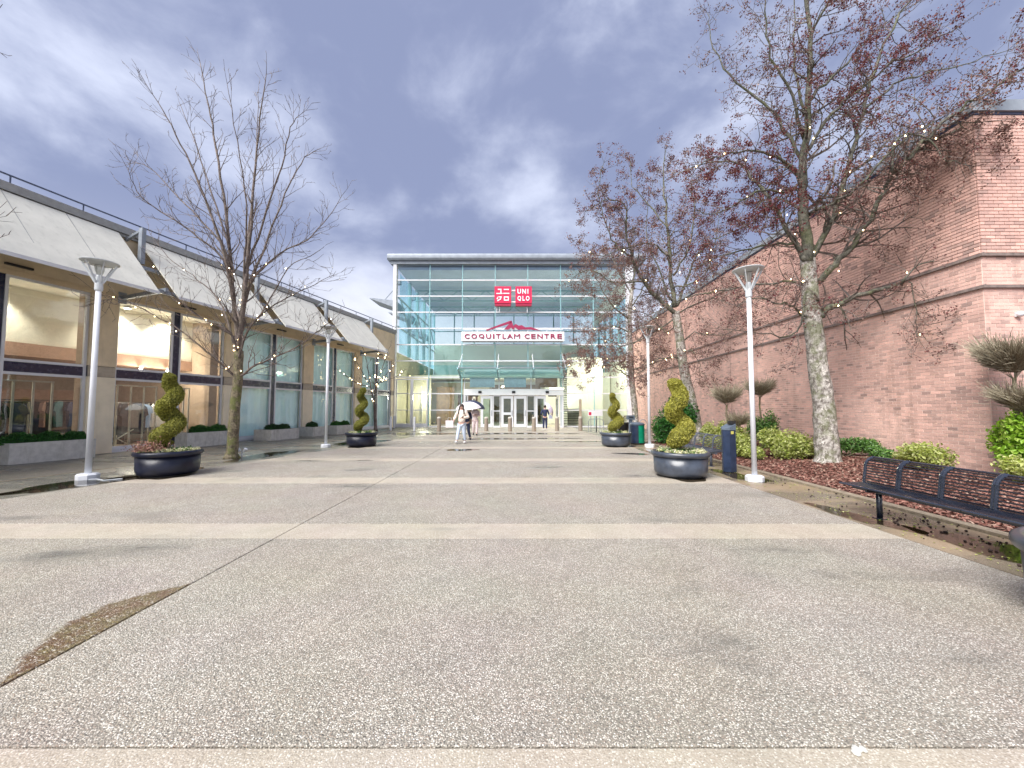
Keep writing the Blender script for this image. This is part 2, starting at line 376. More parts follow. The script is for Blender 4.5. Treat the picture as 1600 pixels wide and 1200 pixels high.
emissive('bulb_glow', (1.0, 0.74, 0.40), 5)
emissive('shop_lamp', (1.0, 0.93, 0.8), 9)
emissive('hall_lamp', (1.0, 0.82, 0.45), 5)
simple('skin', (0.52, 0.32, 0.25), 0.55, var=0.05)
simple('hair', (0.03, 0.018, 0.014), 0.5)
simple('cream_knit', (0.78, 0.68, 0.60), 0.9, var=0.05, scale=20)
simple('jeans_pale', (0.55, 0.63, 0.76), 0.85, var=0.06, scale=12)
simple('cloth_pink', (0.68, 0.56, 0.56), 0.9, var=0.1)
simple('cloth_navy', (0.022, 0.03, 0.075), 0.85, var=0.2)
simple('cloth_black', (0.02, 0.02, 0.025), 0.85)
simple('shoe_white', (0.75, 0.75, 0.76), 0.6)
simple('umbrella_white', (0.80, 0.76, 0.77), 0.6)
simple('umbrella_lilac', (0.66, 0.60, 0.74), 0.6)
simple('umbrella_navy', (0.02, 0.03, 0.07), 0.5)
simple('bag_white', (0.82, 0.74, 0.76), 0.6)
simple('bag_grey', (0.40, 0.43, 0.55), 0.7)
simple('black_plastic', (0.02, 0.02, 0.022), 0.4)
simple('decal_yellow', (0.55, 0.5, 0.12), 0.6)
for nm, c in {'g_white': (0.8, 0.8, 0.8), 'g_navy': (0.03, 0.035, 0.08), 'g_teal': (0.05, 0.13, 0.15), 'g_grey': (0.22, 0.2, 0.19),
              'g_blue': (0.35, 0.5, 0.75), 'g_brown': (0.25, 0.15, 0.12), 'g_black': (0.02, 0.02, 0.03), 'g_sand': (0.55, 0.45, 0.36)}.items():
    simple(nm, c, 0.85, var=0.1)

# ------------------------------------------------------------------ mesh helpers
class MB:
    def __init__(s): s.c = []
    def raw(s, V, F):
        V = np.asarray(V, dtype=np.float32).reshape(-1, 3)
        if isinstance(F, np.ndarray): s.c.append((V, F.astype(np.int32)))
        else:
            by = {}
            for f in F: by.setdefault(len(f), []).append(f)
            first = True
            for k, fs in by.items():
                s.c.append((V if first else None, np.array(fs, dtype=np.int32))); first = False
        return s
    def box(s, x0, x1, y0, y1, z0, z1):
        V = [(x0, y0, z0), (x1, y0, z0), (x1, y1, z0), (x0, y1, z0), (x0, y0, z1), (x1, y0, z1), (x1, y1, z1), (x0, y1, z1)]
        return s.raw(V, [(0, 3, 2, 1), (4, 5, 6, 7), (0, 1, 5, 4), (1, 2, 6, 5), (2, 3, 7, 6), (3, 0, 4, 7)])
    def hexa(s, b, t):
        V = list(b) + list(t)
        return s.raw(V, [(0, 3, 2, 1), (4, 5, 6, 7), (0, 1, 5, 4), (1, 2, 6, 5), (2, 3, 7, 6), (3, 0, 4, 7)])
    def bar(s, a, b, w, h, up=(0, 0, 1)):
        a, b = Vector(a), Vector(b); d = (b - a).normalized(); u = Vector(up)
        sx = d.cross(u)
        if sx.length < 1e-4: sx = d.cross(Vector((0, 1, 0)))
        sx.normalize(); u = sx.cross(d).normalized(); sx *= w / 2; u *= h / 2
        return s.hexa([a - sx - u, a + sx - u, a + sx + u, a - sx + u], [b - sx - u, b + sx - u, b + sx + u, b - sx + u])
    def tube(s, pts, rad, n=8, cap=True, close=False):
        P = [Vector(p) for p in pts]; m = len(P)
        if isinstance(rad, (int, float)): rad = [rad] * m
        V = []; F = []; prev = None
        for i, p in enumerate(P):
            if close: d = P[(i + 1) % m] - P[i - 1]
            else: d = (P[min(i + 1, m - 1)] - P[max(i - 1, 0)])
            d.normalize()
            if prev is None:
                a = d.cross(Vector((0, 0, 1)))
                if a.length < 0.05: a = d.cross(Vector((1, 0, 0)))
            else: a = prev - d * prev.dot(d)
            a.normalize(); prev = a; b = d.cross(a)
            for k in range(n):
                t = 2 * math.pi * k / n; V.append(p + (a * math.cos(t) + b * math.sin(t)) * rad[i])
        mm = m if close else m - 1
        for i in range(mm):
            for k in range(n):
                i2 = (i + 1) % m
                F.append((i * n + k, i * n + (k + 1) % n, i2 * n + (k + 1) % n, i2 * n + k))
        if cap and not close: F.append(tuple(range(n - 1, -1, -1))); F.append(tuple((m - 1) * n + k for k in range(n)))
        return s.raw([tuple(v) for v in V], F)
    def lathe(s, prof, n=24, o=(0, 0, 0), cap0=True, cap1=True, sx=1, sy=1):
        V = []; F = []
        for r, z in prof:
            for k in range(n):
                t = 2 * math.pi * k / n; V.append((o[0] + r * math.cos(t) * sx, o[1] + r * math.sin(t) * sy, o[2] + z))
        for i in range(len(prof) - 1):
            for k in range(n): F.append((i * n + k, i * n + (k + 1) % n, (i + 1) * n + (k + 1) % n, (i + 1) * n + k))
        if cap0: F.append(tuple(range(n - 1, -1, -1)))
        if cap1: F.append(tuple((len(prof) - 1) * n + k for k in range(n)))
        return s.raw(V, F)
    def prism(s, poly, z0, z1):
        n = len(poly); V = [(x, y, z0) for x, y in poly] + [(x, y, z1) for x, y in poly]
        F = [tuple(range(n - 1, -1, -1)), tuple(range(n, 2 * n))] + [(i, (i + 1) % n, n + (i + 1) % n, n + i) for i in range(n)]
        return s.raw(V, F)
    def prism_xz(s, poly, y0, y1):       # poly given as (x, z), counter-clockwise seen from -y
        n = len(poly); V = [(x, y0, z) for x, z in poly] + [(x, y1, z) for x, z in poly]
        F = [tuple(range(n)), tuple(range(2 * n - 1, n - 1, -1))] + [((i + 1) % n, i, n + i, n + (i + 1) % n) for i in range(n)]
        return s.raw(V, F)
    def ell(s, c, r, nu=12, nv=8):
        prof = []
        V = []; F = []
        for j in range(1, nv):
            ph = math.pi * j / nv
            for k in range(nu):
                t = 2 * math.pi * k / nu
                V.append((c[0] + r[0] * math.sin(ph) * math.cos(t), c[1] + r[1] * math.sin(ph) * math.sin(t), c[2] - r[2] * math.cos(ph)))
        b = len(V); V.append((c[0], c[1], c[2] - r[2])); V.append((c[0], c[1], c[2] + r[2]))
        for j in range(nv - 2):
            for k in range(nu): F.append((j * nu + k, j * nu + (k + 1) % nu, (j + 1) * nu + (k + 1) % nu, (j + 1) * nu + k))
        for k in range(nu):
            F.append((b, (k + 1) % nu, k)); F.append((b + 1, (nv - 2) * nu + k, (nv - 2) * nu + (k + 1) % nu))
        return s.raw(V, F)
    def segs(s, P0, P1, R0, R1, n=3):
        P0 = np.asarray(P0, np.float32); P1 = np.asarray(P1, np.float32); R0 = np.asarray(R0, np.float32); R1 = np.asarray(R1, np.float32)
        if len(P0) == 0: return s
        d = P1 - P0; L = np.linalg.norm(d, axis=1, keepdims=True) + 1e-9; d = d / L
        up = np.tile(np.array([[0.31, 0.17, 0.93]], np.float32), (len(d), 1)); a = np.cross(d, up); a /= np.linalg.norm(a, axis=1, keepdims=True) + 1e-9
        b = np.cross(d, a); P1 = P1 + d * (R1[:, None] * 0.5)
        V = np.zeros((len(d), 2 * n, 3), np.float32)
        for k in range(n):
            t = 2 * math.pi * k / n; o = a * math.cos(t) + b * math.sin(t)
            V[:, k] = P0 + o * R0[:, None]; V[:, n + k] = P1 + o * R1[:, None]
        base = (np.arange(len(d)) * 2 * n)[:, None]
        F = np.concatenate([base + np.array([[k, (k + 1) % n, n + (k + 1) % n, n + k]]) for k in range(n)], 0)
        return s.raw(V.reshape(-1, 3), F)
    def leaves(s, P, size, nrm=None, flat=0.0, aspect=0.6, seed=0, fold=0.0):
        """one small quad per point, randomly turned; nrm+flat pull them towards facing outwards"""
        P = np.asarray(P, np.float32); n = len(P)
        if n == 0: return s
        r = np.random.RandomState(seed)
        N_ = r.normal(size=(n, 3))
        N_ /= np.linalg.norm(N_, axis=1, keepdims=True)
        if nrm is not None: N_ = N_ * (1 - flat) + np.asarray(nrm) * flat * 1.2; N_ /= np.linalg.norm(N_, axis=1, keepdims=True) + 1e-9
        T = np.cross(N_, r.normal(size=(n, 3))); T /= np.linalg.norm(T, axis=1, keepdims=True) + 1e-9
        B = np.cross(N_, T); sz = (size * r.uniform(0.65, 1.35, size=(n, 1)))
        V = np.zeros((n, 4, 3), np.float32)
        V[:, 0] = P - T * sz * 0.5; V[:, 1] = P + B * sz * aspect * 0.5 + N_ * sz * 0.12; V[:, 2] = P + T * sz * 0.5; V[:, 3] = P - B * sz * aspect * 0.5 + N_ * sz * 0.12
        F = (np.arange(n) * 4)[:, None] + np.array([[0, 1, 2, 3]])
        return s.raw(V.reshape(-1, 3), F)
    def xf(s, M):
        A = np.array(M, dtype=np.float32)
        s.c = [((V @ A[:3, :3].T + A[:3, 3]) if V is not None else None, F) for V, F in s.c]; return s
    def mesh(s, name, mat, smooth=False):
        me = bpy.data.meshes.new(name)
        Vs = []; off = 0; loops = []; starts = []; tot = 0; nv = 0; cur = 0
        for V, F in s.c:
            if V is not None: cur = nv; Vs.append(V); nv += len(V)
            k = F.shape[1]; loops.append((F + cur).ravel()); starts.append(tot + np.arange(len(F)) * k); tot += F.size
        V = np.concatenate(Vs); L = np.concatenate(loops); S = np.concatenate(starts)
        me.vertices.add(len(V)); me.vertices.foreach_set('co', V.ravel())
        me.loops.add(len(L)); me.loops.foreach_set('vertex_index', L.astype(np.int32))
        me.polygons.add(len(S)); me.polygons.foreach_set('loop_start', S.astype(np.int32))
        me.update(calc_edges=True); me.validate()
        me.polygons.foreach_set('use_smooth', np.full(len(me.polygons), bool(smooth)))
        me.materials.append(MATS[mat]); return me
    def build(s, name, mat, parent=None, smooth=False, loc=None, kind=None):
        return put(s.mesh(name, mat, smooth), name, parent, loc, kind)
def put(me, name, parent=None, loc=None, kind=None, rz=0, label=None):
    o = bpy.data.objects.new(name, me); COL.objects.link(o)
    if parent: o.parent = parent
    if loc is not None: o.location = loc
    if rz: o.rotation_euler = (0, 0, rz)
    if kind: o['kind'] = kind
    if label: o['label'] = label
    return o
def tag(o, label, cat, group=None):
    o['label'] = label; o['category'] = cat
    if group: o['group'] = group
    return o
def thing(name, label, cat, loc=(0, 0, 0), rz=0, group=None):
    o = bpy.data.objects.new(name, None); COL.objects.link(o); o.empty_display_size = 0.2
    o.location = loc; o.rotation_euler = (0, 0, rz); return tag(o, label, cat, group)
def copy_tree(o, parent=None):
    c = o.copy(); COL.objects.link(c); c.parent = parent
    for ch in list(o.children): copy_tree(ch, c)
    return c
def dup(o, label, loc, rz=0, scale=1.0):
    c = copy_tree(o); c['label'] = label; c.location = loc; c.rotation_euler = (0, 0, rz); c.scale = (scale,) * 3; return c
def structure(o): o['kind'] = 'structure'; return o
# ================================================================== GROUND
structure(MB().box(-400, 400, -60, 900, -1.2, -0.035).build('ground', 'far_ground'))
plaza = bpy.data.objects.new('plaza', None); COL.objects.link(plaza); plaza['kind'] = 'structure'
MB().box(-17.5, 20, -8, 33, -0.034, -0.014).build('joint_bed', 'joint_dirt', plaza)
EDGE = lambda y: -10.25 + 0.2233 * y          # where the plaza meets the walk along the shop front
XR = 4.66
bands = [(-5.45, -4.88), (-2.1, -1.52), (1.27, 1.845), (4.68, 5.26), (8.05, 8.70), (11.36, 12.0), (14.95, 15.6), (18.5, 19.1), (22.0, 22.6), (25.5, 26.1)]
def slab(x0, x1, y0, y1, mat, name, gap=0.006):
    xa0 = x0(y0) if callable(x0) else x0; xa1 = x0(y1) if callable(x0) else x0
    g = gap
    zt = rng.uniform(-0.0015, 0.0015)
    poly = [(xa0 + g, y0 + g), (x1 - g, y0 + g), (x1 - g, y1 - g), (xa1 + g, y1 - g)]
    b = 0.006
    inner = [(xa0 + g + b, y0 + g + b), (x1 - g - b, y0 + g + b), (x1 - g - b, y1 - g - b), (xa1 + g + b, y1 - g - b)]
    m = MB(); V = [(x, y, -0.013) for x, y in poly] + [(x, y, zt - 0.003) for x, y in poly] + [(x, y, zt) for x, y in inner]
    F = [(0, 1, 5, 4), (1, 2, 6, 5), (2, 3, 7, 6), (3, 0, 4, 7), (4, 5, 9, 8), (5, 6, 10, 9), (6, 7, 11, 10), (7, 4, 8, 11), (8, 9, 10, 11)]
    m.raw(V, F).build(name, mat, plaza)
last = -8.0
for y0, y1 in bands + [(31.9, 32.0)]:
    for xa, xb in ((EDGE, -2.875), (-2.875, XR)):
        if y0 - last > 0.1: slab(xa, xb, last, y0, 'aggregate', 'paving_slab')
        if y0 < 30: slab(xa, xb, y0, y1, 'band_concrete', 'concrete_band', 0.004)
    last = y1
# walk along the shop front: rough strip by the wall, smooth strip beside the plaza
FX = lambda y: -17.145 + 0.2233 * y
def walk_piece(o0, o1, y0, y1, mat, name, z=0.0):
    g = 0.005
    poly = [(FX(y0) + o0 + g, y0 + g), (FX(y0) + o1 - g, y0 + g), (FX(y1) + o1 - g, y1 - g), (FX(y1) + o0 + g, y1 - g)]
    MB().prism(poly, -0.0135, z).build(name, mat, plaza)
yy = -8.0
for k in range(14):
    y1 = min(yy + 3.0, 32.0)
    walk_piece(0.0, 4.33, yy, y1, 'walk_aggregate', 'walk_slab', -0.001)
    walk_piece(4.33, 4.43, yy, y1, 'curb', 'edge_strip', 0.0015)
    walk_piece(4.43, 6.895, yy, y1, 'wet_concrete', 'walk_slab', -0.002)
    yy = y1
    if yy >= 32: break
# smooth strip and kerb on the right
ys = [-8, -5, -2, 1.0, 3.4, 5.8, 8.2, 10.6, 13.0, 15.4, 17.8]
for a, b in zip(ys[:-1], ys[1:]):
    MB().box(XR + 0.004, 5.84, a + 0.004, b - 0.004, -0.0135, -0.0015).build('edge_slab', 'mossy_concrete', plaza)
    MB().box(5.85, 6.02, a + 0.004, b - 0.004, -0.0135, 0.035).build('kerb_stone', 'curb', plaza)
for a, b in ((17.8, 21.0), (21.0, 24.5), (24.5, 28.0), (28.0, 32.0)):
    MB().box(XR + 0.004, 9.79, a + 0.004, b - 0.004, -0.0135, -0.0015).build('paving_slab', 'walk_aggregate', plaza)

# planting bed of bark mulch, mounded towards the wall
def bedz(x, y):
    t = min(1, max(0, (x - 6.02) / 3.0)); t = t * t * (3 - 2 * t)
    e = min(1, max(0, (17.8 - y) / 1.2))
    return 0.02 + (0.20 * t + 0.02 * math.sin(x * 2.3 + y * 1.7) * t) * e
m = MB(); V = []; F = []; nx, ny = 80, 120
for j in range(ny + 1):
    for i in range(nx + 1):
        x = 6.02 + (21 - 6.02) * i / nx; y = -8 + (17.8 + 8) * j / ny
        V.append((x, y, bedz(x, y) + (rng.uniform(-0.012, 0.012) if 0 < i else 0)))
for j in range(ny):
    for i in range(nx):
        a = j * (nx + 1) + i; F.append((a, a + 1, a + nx + 2, a + nx + 1))
structure(m.raw(V, F).build('planting_bed', 'soil', smooth=True))
n = 42000; X = 6.04 + 3.76 * nr.uniform(0, 1, n); Y = 2.2 + 15.5 * nr.uniform(0, 1, n) ** 1.25
Z = np.array([bedz(a, b) for a, b in zip(X, Y)]) + 0.012
X2 = 9.7 + 7 * nr.uniform(0, 1, 26000); Y2 = -1 + 8.8 * nr.uniform(0, 1, 26000); X3_ = 6.04 + 3.7 * nr.uniform(0, 1, 9000); Y3_ = -1 + 3.3 * nr.uniform(0, 1, 9000)
X = np.concatenate([X, X2, X3_]); Y = np.concatenate([Y, Y2, Y3_]); Z = np.array([bedz(a, b) for a, b in zip(X, Y)]) + 0.012; n = len(X)
up = np.tile([[0, 0, 1]], (n, 1))
tag(MB().leaves(np.stack([X, Y, Z + nr.uniform(0, .012, n)], 1), 0.075, up, 0.6, 0.42, 3).build('bark_mulch', 'mulch_chip', kind='stuff'),
    'reddish brown bark mulch spread over the planting bed', 'mulch')
P = []
for k in range(150):
    y = rng.uniform(2.6, 8.8); x = 4.75 + 1.2 * rng.random() ** 0.6
    if rng.random() < 0.45: y = rng.gauss(5.0, 0.7); x = rng.gauss(5.55, 0.25)
    if x > 4.66: P.append((min(x, 6.0), y, 0.012))
m = MB()
for x, y, z in P:
    r = rng.uniform(0.007, 0.018); m.ell((x, y, r * 0.8), (r, r * rng.uniform(.7, 1.2), r * 0.8), 6, 4)
tag(m.build('fallen_seed_pods', 'seed_pod', kind='stuff'), 'small black seed pods fallen on the mossy strip under the long bench', 'seed pods')
# stray leaves
n = 900; X = nr.uniform(4.7, 6.0, n); Y = 2.5 + 12 * nr.uniform(0, 1, n) ** 1.3
tag(MB().leaves(np.stack([X, Y, np.full(n, 0.008)], 1), 0.035, np.tile([[0, 0, 1]], (n, 1)), 0.8, 0.6, 5).build('leaf_litter', 'leaf_gold', kind='stuff'),
    'thin scatter of dead yellow leaves on the strip beside the kerb', 'leaves')

# puddles, and dark sheets for damp and contact shadow under the planters
def puddle(cx, cy, rx, ry, rot, seed, z=0.0045):
    r = random.Random(seed); n = 40; pts = []
    ph = [r.uniform(0, 6.28) for _ in range(5)]
    for k in range(n):
        t = 2 * math.pi * k / n
        q = 1 + 0.20 * math.sin(2 * t + ph[0]) + 0.14 * math.sin(3 * t + ph[1]) + 0.09 * math.sin(5 * t + ph[2]) + 0.05 * math.sin(9 * t + ph[3])
        x, y = rx * q * math.cos(t), ry * q * math.sin(t)
        pts.append((cx + x * math.cos(rot) - y * math.sin(rot), cy + x * math.sin(rot) + y * math.cos(rot)))
    V = [(x, y, z) for x, y in pts] + [(cx, cy, z)]
    structure(MB().raw(V, [(k, (k + 1) % n, n) for k in range(n)]).build('puddle', 'puddle_water'))
for a in [(-8.95, 7.95, .45, 1.15, -.22, 1), (-8.55, 9.3, .35, .9, -.25, 2), (-9.3, 6.9, .12, .7, -.22, 3), (-2.0, 14.4, .5, .35, .1, 4),
          (-0.9, 19.6, 2.0, .30, 0, 5), (3.0, 18.0, 1.5, .22, .05, 6), (1.9, 19.8, 1.3, .25, 0, 7), (-5.4, 23.4, 2.2, .8, 0, 8), (0.6, 23.7, 2.8, .55, 0, 9),
          (5.15, 8.9, .32, .8, 0, 10), (5.05, 13.6, .3, 1.0, 0, 11), (4.9, 5.6, .18, .8, .1, 12), (4.0, 13.2, .5, .25, -.3, 13), (-6.9, 17.5, .7, 1.6, -.2, 14),
          (5.3, 4.4, .3, .8, .05, 16), (-8.2, 12.8, .5, 1.4, -.22, 17)]:
    puddle(*a[:5], a[5])
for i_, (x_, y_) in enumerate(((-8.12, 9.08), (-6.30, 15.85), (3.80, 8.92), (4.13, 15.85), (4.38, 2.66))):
    puddle(x_ + .04, y_ - .08, .52, .56, .3 * i_, 30 + i_, 0.0035)  # damp at the planter feet; the dark sheet also stands in for contact shadow

# ================================================================== SHOP BUILDING (left)
PHI = math.atan2(1, 0.2233)
K = 1 / math.sin(PHI)          # s = Y * K
shop = thing('shop_building', 'long cream shop building with tall windows and slanted white awnings left of the plaza', 'building', (-17.145, 0, 0), PHI)
def bx(name, mat, s0, s1, y0, y1, z0, z1, parent=shop, **k): return MB().box(s0, s1, y0, y1, z0, z1).build(name, mat, parent, **k)
wins = [(13.53 + 4.66 * k, 12.80 + 4.65 * (k + 1)) for k in range(-3, 4)]
SW = [(a * K, b * K) for a, b in wins]
s_end = 32.6
bx('wall', 'stucco', SW[0][0] - 4, s_end, 0.0, 0.30, 5.62, 7.80)
bx('lintel', 'stucco_soffit', SW[0][0] - 4, s_end, 0.03, 0.30, 5.46, 5.62)
prev = SW[0][0] - 4
for (a, b) in SW + [(s_end, s_end)]:
    w0, w1 = prev, a
    if w1 - w0 > 0.05:
        bx('column', 'stucco_pale', w0, w1, 0.0, 0.30, 0.02, 2.62)
        bx('column', 'column_band', w0 + 0.004, w1 - 0.004, 0.012, 0.30, 2.635, 2.98)
        bx('column', 'stucco', w0, w1, 0.0, 0.30, 2.995, 5.455)
        bx('plinth', 'stucco_pale', w0 - 0.004, w1 + 0.004, -0.012, 0.28, 0.0, 0.33)
    prev = b
bx('coping', 'coping_grey', SW[0][0] - 4, s_end, -0.14, 0.45, 7.81, 8.06)
bx('drip_edge', 'coping_grey', SW[0][0] - 4, s_end, -0.07, 0.30, 7.70, 7.80)
bx('roof', 'coping_grey', SW[0][0] - 4, s_end, 0.46, 14, 7.70, 7.95)
# roof rail
rl = MB().tube([(SW[0][0] - 4, -0.02, 8.32), (s_end, -0.02, 8.32)], 0.028, 8).build('railing', 'rail_dark', shop)
me = MB().tube([(0, 0, 8.05), (0, 0, 8.31)], 0.02, 6).mesh('rail_post', 'rail_dark')
s = SW[0][0] - 3.0
while s < s_end: put(me, 'rail_post', rl, (s, -0.02, 0)); s += 1.62
# windows
pane_n = 0
def window(k, a, b, curt):
    mid = (a + b) / 2; z0, z1 = 0.10, 5.46; fr = MB(); f = 0.075
    yb = (0.10, 0.19)
    for x0, x1 in ((a, a + f), (b - f, b), (mid - 0.19, mid - 0.12), (mid + 0.12, mid + 0.19)): fr.box(x0, x1, yb[0], yb[1], z0, z1)
    for za, zb in ((z0, z0 + 0.11), (2.55, 2.63), (2.93, 3.01), (z1 - f, z1)):
        for x0, x1 in ((a + f, mid - 0.19), (mid + 0.19, b - f)): fr.box(x0, x1, yb[0] + 0.003, yb[1] - 0.003, za, zb)
    w = fr.build('window', 'white_metal', shop)
    for x0, x1 in ((a + f, mid - 0.19), (mid + 0.19, b - f)):
        MB().box(x0, x1, 0.125, 0.17, 2.632, 2.928).build('dark_panel', 'navy_panel', w)
        g = 'curtain_glass' if curt else 'shop_glass'
        MB().box(x0, x1, 0.142, 0.150, z0 + 0.11, 2.55).build('pane', g, w)
        MB().box(x0, x1, 0.142, 0.150, 3.01, z1 - f).build('pane', g, w)
    MB().box(mid - 0.118, mid + 0.118, 0.125, 0.17, z0, z1).build('dark_panel', 'navy_panel', w)
    MB().box(a - 0.001, b + 0.001, 0.02, 0.10, 0.0, z0 - 0.003).build('sill', 'white_metal', w)
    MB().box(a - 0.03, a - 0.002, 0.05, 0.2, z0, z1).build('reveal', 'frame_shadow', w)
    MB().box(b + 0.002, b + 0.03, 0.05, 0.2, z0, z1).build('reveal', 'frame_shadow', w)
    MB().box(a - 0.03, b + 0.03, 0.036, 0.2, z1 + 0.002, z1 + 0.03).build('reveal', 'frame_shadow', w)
    if curt:
        V = []; F = []; n = 110
        for i in range(n + 1):
            x = a + (b - a) * i / n; d = 0.36 + 0.018 * math.sin(i * 0.62 + k) + 0.012 * math.sin(i * 0.27 + 2 * k)
            V += [(x, d, 0.0), (x, d, 5.5)]
        for i in range(n): F.append((2 * i, 2 * i + 2, 2 * i + 3, 2 * i + 1))
        MB().raw(V, F).build('curtain', 'curtain', w, smooth=True)
for k, (a, b) in enumerate(SW): window(k, a, b, k >= 4)
# slanted awnings with steel brackets
gaps = [13.6 + 4.6 * k for k in range(-3, 3)] + [27.35]
bm_top, bm_bot, dep = 7.76, 5.50, 2.16
for i in range(len(gaps) - 1):
    a = gaps[i] * K + 0.30; b = gaps[i + 1] * K - (0.30 if i < len(gaps) - 2 else 0.0)
    th = 0.06
    pan = MB().hexa([(a, -0.14, bm_top - th), (b, -0.14, bm_top - th), (b, -0.145, bm_top), (a, -0.145, bm_top)],
                    [(a, -dep, bm_bot - th), (b, -dep, bm_bot - th), (b, -dep - 0.005, bm_bot), (a, -dep - 0.005, bm_bot)])
    aw = pan.build('awning_panel', 'awning', shop)
    for f_ in (1 / 3, 2 / 3):
        x_ = a + (b - a) * f_
        MB().hexa([(x_ - .008, -0.16, bm_top - .012), (x_ + .008, -0.16, bm_top - .012), (x_ + .008, -0.16, bm_top + .002), (x_ - .008, -0.16, bm_top + .002)],
                  [(x_ - .008, -dep + .02, bm_bot + .004), (x_ + .008, -dep + .02, bm_bot + .004), (x_ + .008, -dep + .02, bm_bot + .022), (x_ - .008, -dep + .02, bm_bot + .022)]).build('seam', 'coping_grey', aw)
    MB().box(a + 0.004, b - 0.004, -dep - 0.03, -dep - 0.008, bm_bot - 0.09, bm_bot + 0.012).build('edge_trim', 'white_metal', aw)
for i, g in enumerate(gaps):
    s = g * K; m = MB()
    m.bar((s, -0.80, 6.68), (s, -0.80, 7.98), 0.13, 0.16)
    m.bar((s, -0.02, 7.62), (s, -0.73, 7.90), 0.08, 0.08)
    m.bar((s, 0.0, 5.50), (s, -dep + 0.1, 5.66), 0.10, 0.13)
    m.bar((s, -0.02, 6.5), (s, -0.75, 6.78), 0.07, 0.07)
    m.box(s - 0.12, s + 0.12, -0.03, -0.002, 5.3, 5.7)
    m.build('bracket', 'steel_grey', shop)
s0, s1 = gaps[0] * K, gaps[-1] * K
for d, z in ((1.12, 6.47), (1.95, 5.58)):
    MB().bar((s0, -d, z), (s1, -d, z), 0.10, 0.12).build('purlin', 'steel_grey', shop)
me = MB().box(-0.28, 0.28, -0.09, -0.001, 0, 0.06).mesh('wall_light', 'black_plastic')
for k, (a, b) in enumerate(SW):
    put(me, 'wall_light', shop, ((a + b) / 2 + 0.3, 0, 5.70))
MB().box(SW[0][0] - 4, s_end, -0.03, -0.001, 5.70 - 0.14, 5.70 - 0.10).build('reveal_line', 'stucco_soffit', shop)
# interior behind the first bays
S3 = SW[3][1]
bx('floor', 'shop_floor', SW[0][0] - 4, S3, 0.31, 11, -0.01, 0.02)
bx('ceiling', 'shop_white', SW[0][0] - 4, s_end, 0.31, 11, 5.6, 5.68)
bx('back_wall', 'shop_peach', SW[0][0] - 4, S3, 9.0, 9.2, 0.02, 5.6)
bx('partition', 'shop_peach', S3 + 0.2, S3 + 0.35, 0.31, 9.0, 0.02, 5.6)
bx('bulkhead', 'shop_white', SW[0][0] - 4, S3 + 0.19, 2.2, 2.4, 3.75, 5.59)
bx('bulkhead', 'shop_brown', SW[0][0] - 4, S3 + 0.19, 2.15, 9.0, 3.30, 3.74)
bx('end_pier', 'shop_peach', S3 - 0.42, S3 - 0.06, 0.32, 0.6, 0.02, 5.59)
bx('end_pier', 'shop_peach', SW[2][1] + 0.05, SW[2][1] + 0.5, 0.32, 0.7, 0.02, 5.59)
bx('back_wall', 'curtain', S3 + 0.4, s_end, 0.8, 0.9, 0.02, 5.59)

def L2W(s, y, z):
    c, n_ = math.cos(PHI), math.sin(PHI)
    return (-17.145 + s * c - y * n_, s * n_ + y * c, z)
# display stands right behind the glass
labels = ['cream metal display stand of upright rods behind the leftmost shop window', 'cream metal display stand with crossed braces behind the window left of the spiral topiary',
          'low cream display stand behind the pane right of the spiral topiary']
for i, (a, b) in enumerate(((SW[2][0] + 0.15, SW[2][1] - 0.45), (SW[3][0] + 0.1, (SW[3][0] + SW[3][1]) / 2 - 0.2), ((SW[3][0] + SW[3][1]) / 2 + 0.2, S3 - 0.95))):
    t = thing('display_stand', labels[i], 'display stand', L2W(a, 0.75, 0), PHI, 'display stands in the shop windows')
    w = b - a; nrod = max(4, int(w / 0.42))
    me = MB().box(-0.025, 0.025, -0.02, 0.02, 0.05, 2.35).mesh('upright', 'rack_metal')
    for k in range(nrod + 1): put(me, 'upright', t, (w * k / nrod, 0, 0.02))
    MB().box(-0.03, w + 0.03, -0.025, 0.025, 2.38, 2.43).build('top_rail', 'rack_metal', t)
    MB().box(-0.03, w + 0.03, -0.03, 0.03, 0.02, 0.07).build('bottom_rail', 'rack_metal', t)
    m = MB(); m.bar((0.05, 0.04, 0.1), (min(w, 2.0) * 0.6, 0.04, 0.75), 0.03, 0.03); m.bar((0.05, 0.045, 0.75), (min(w, 2.0) * 0.6, 0.045, 0.1), 0.03, 0.03)
    m.build('cross_brace', 'rack_metal', t)
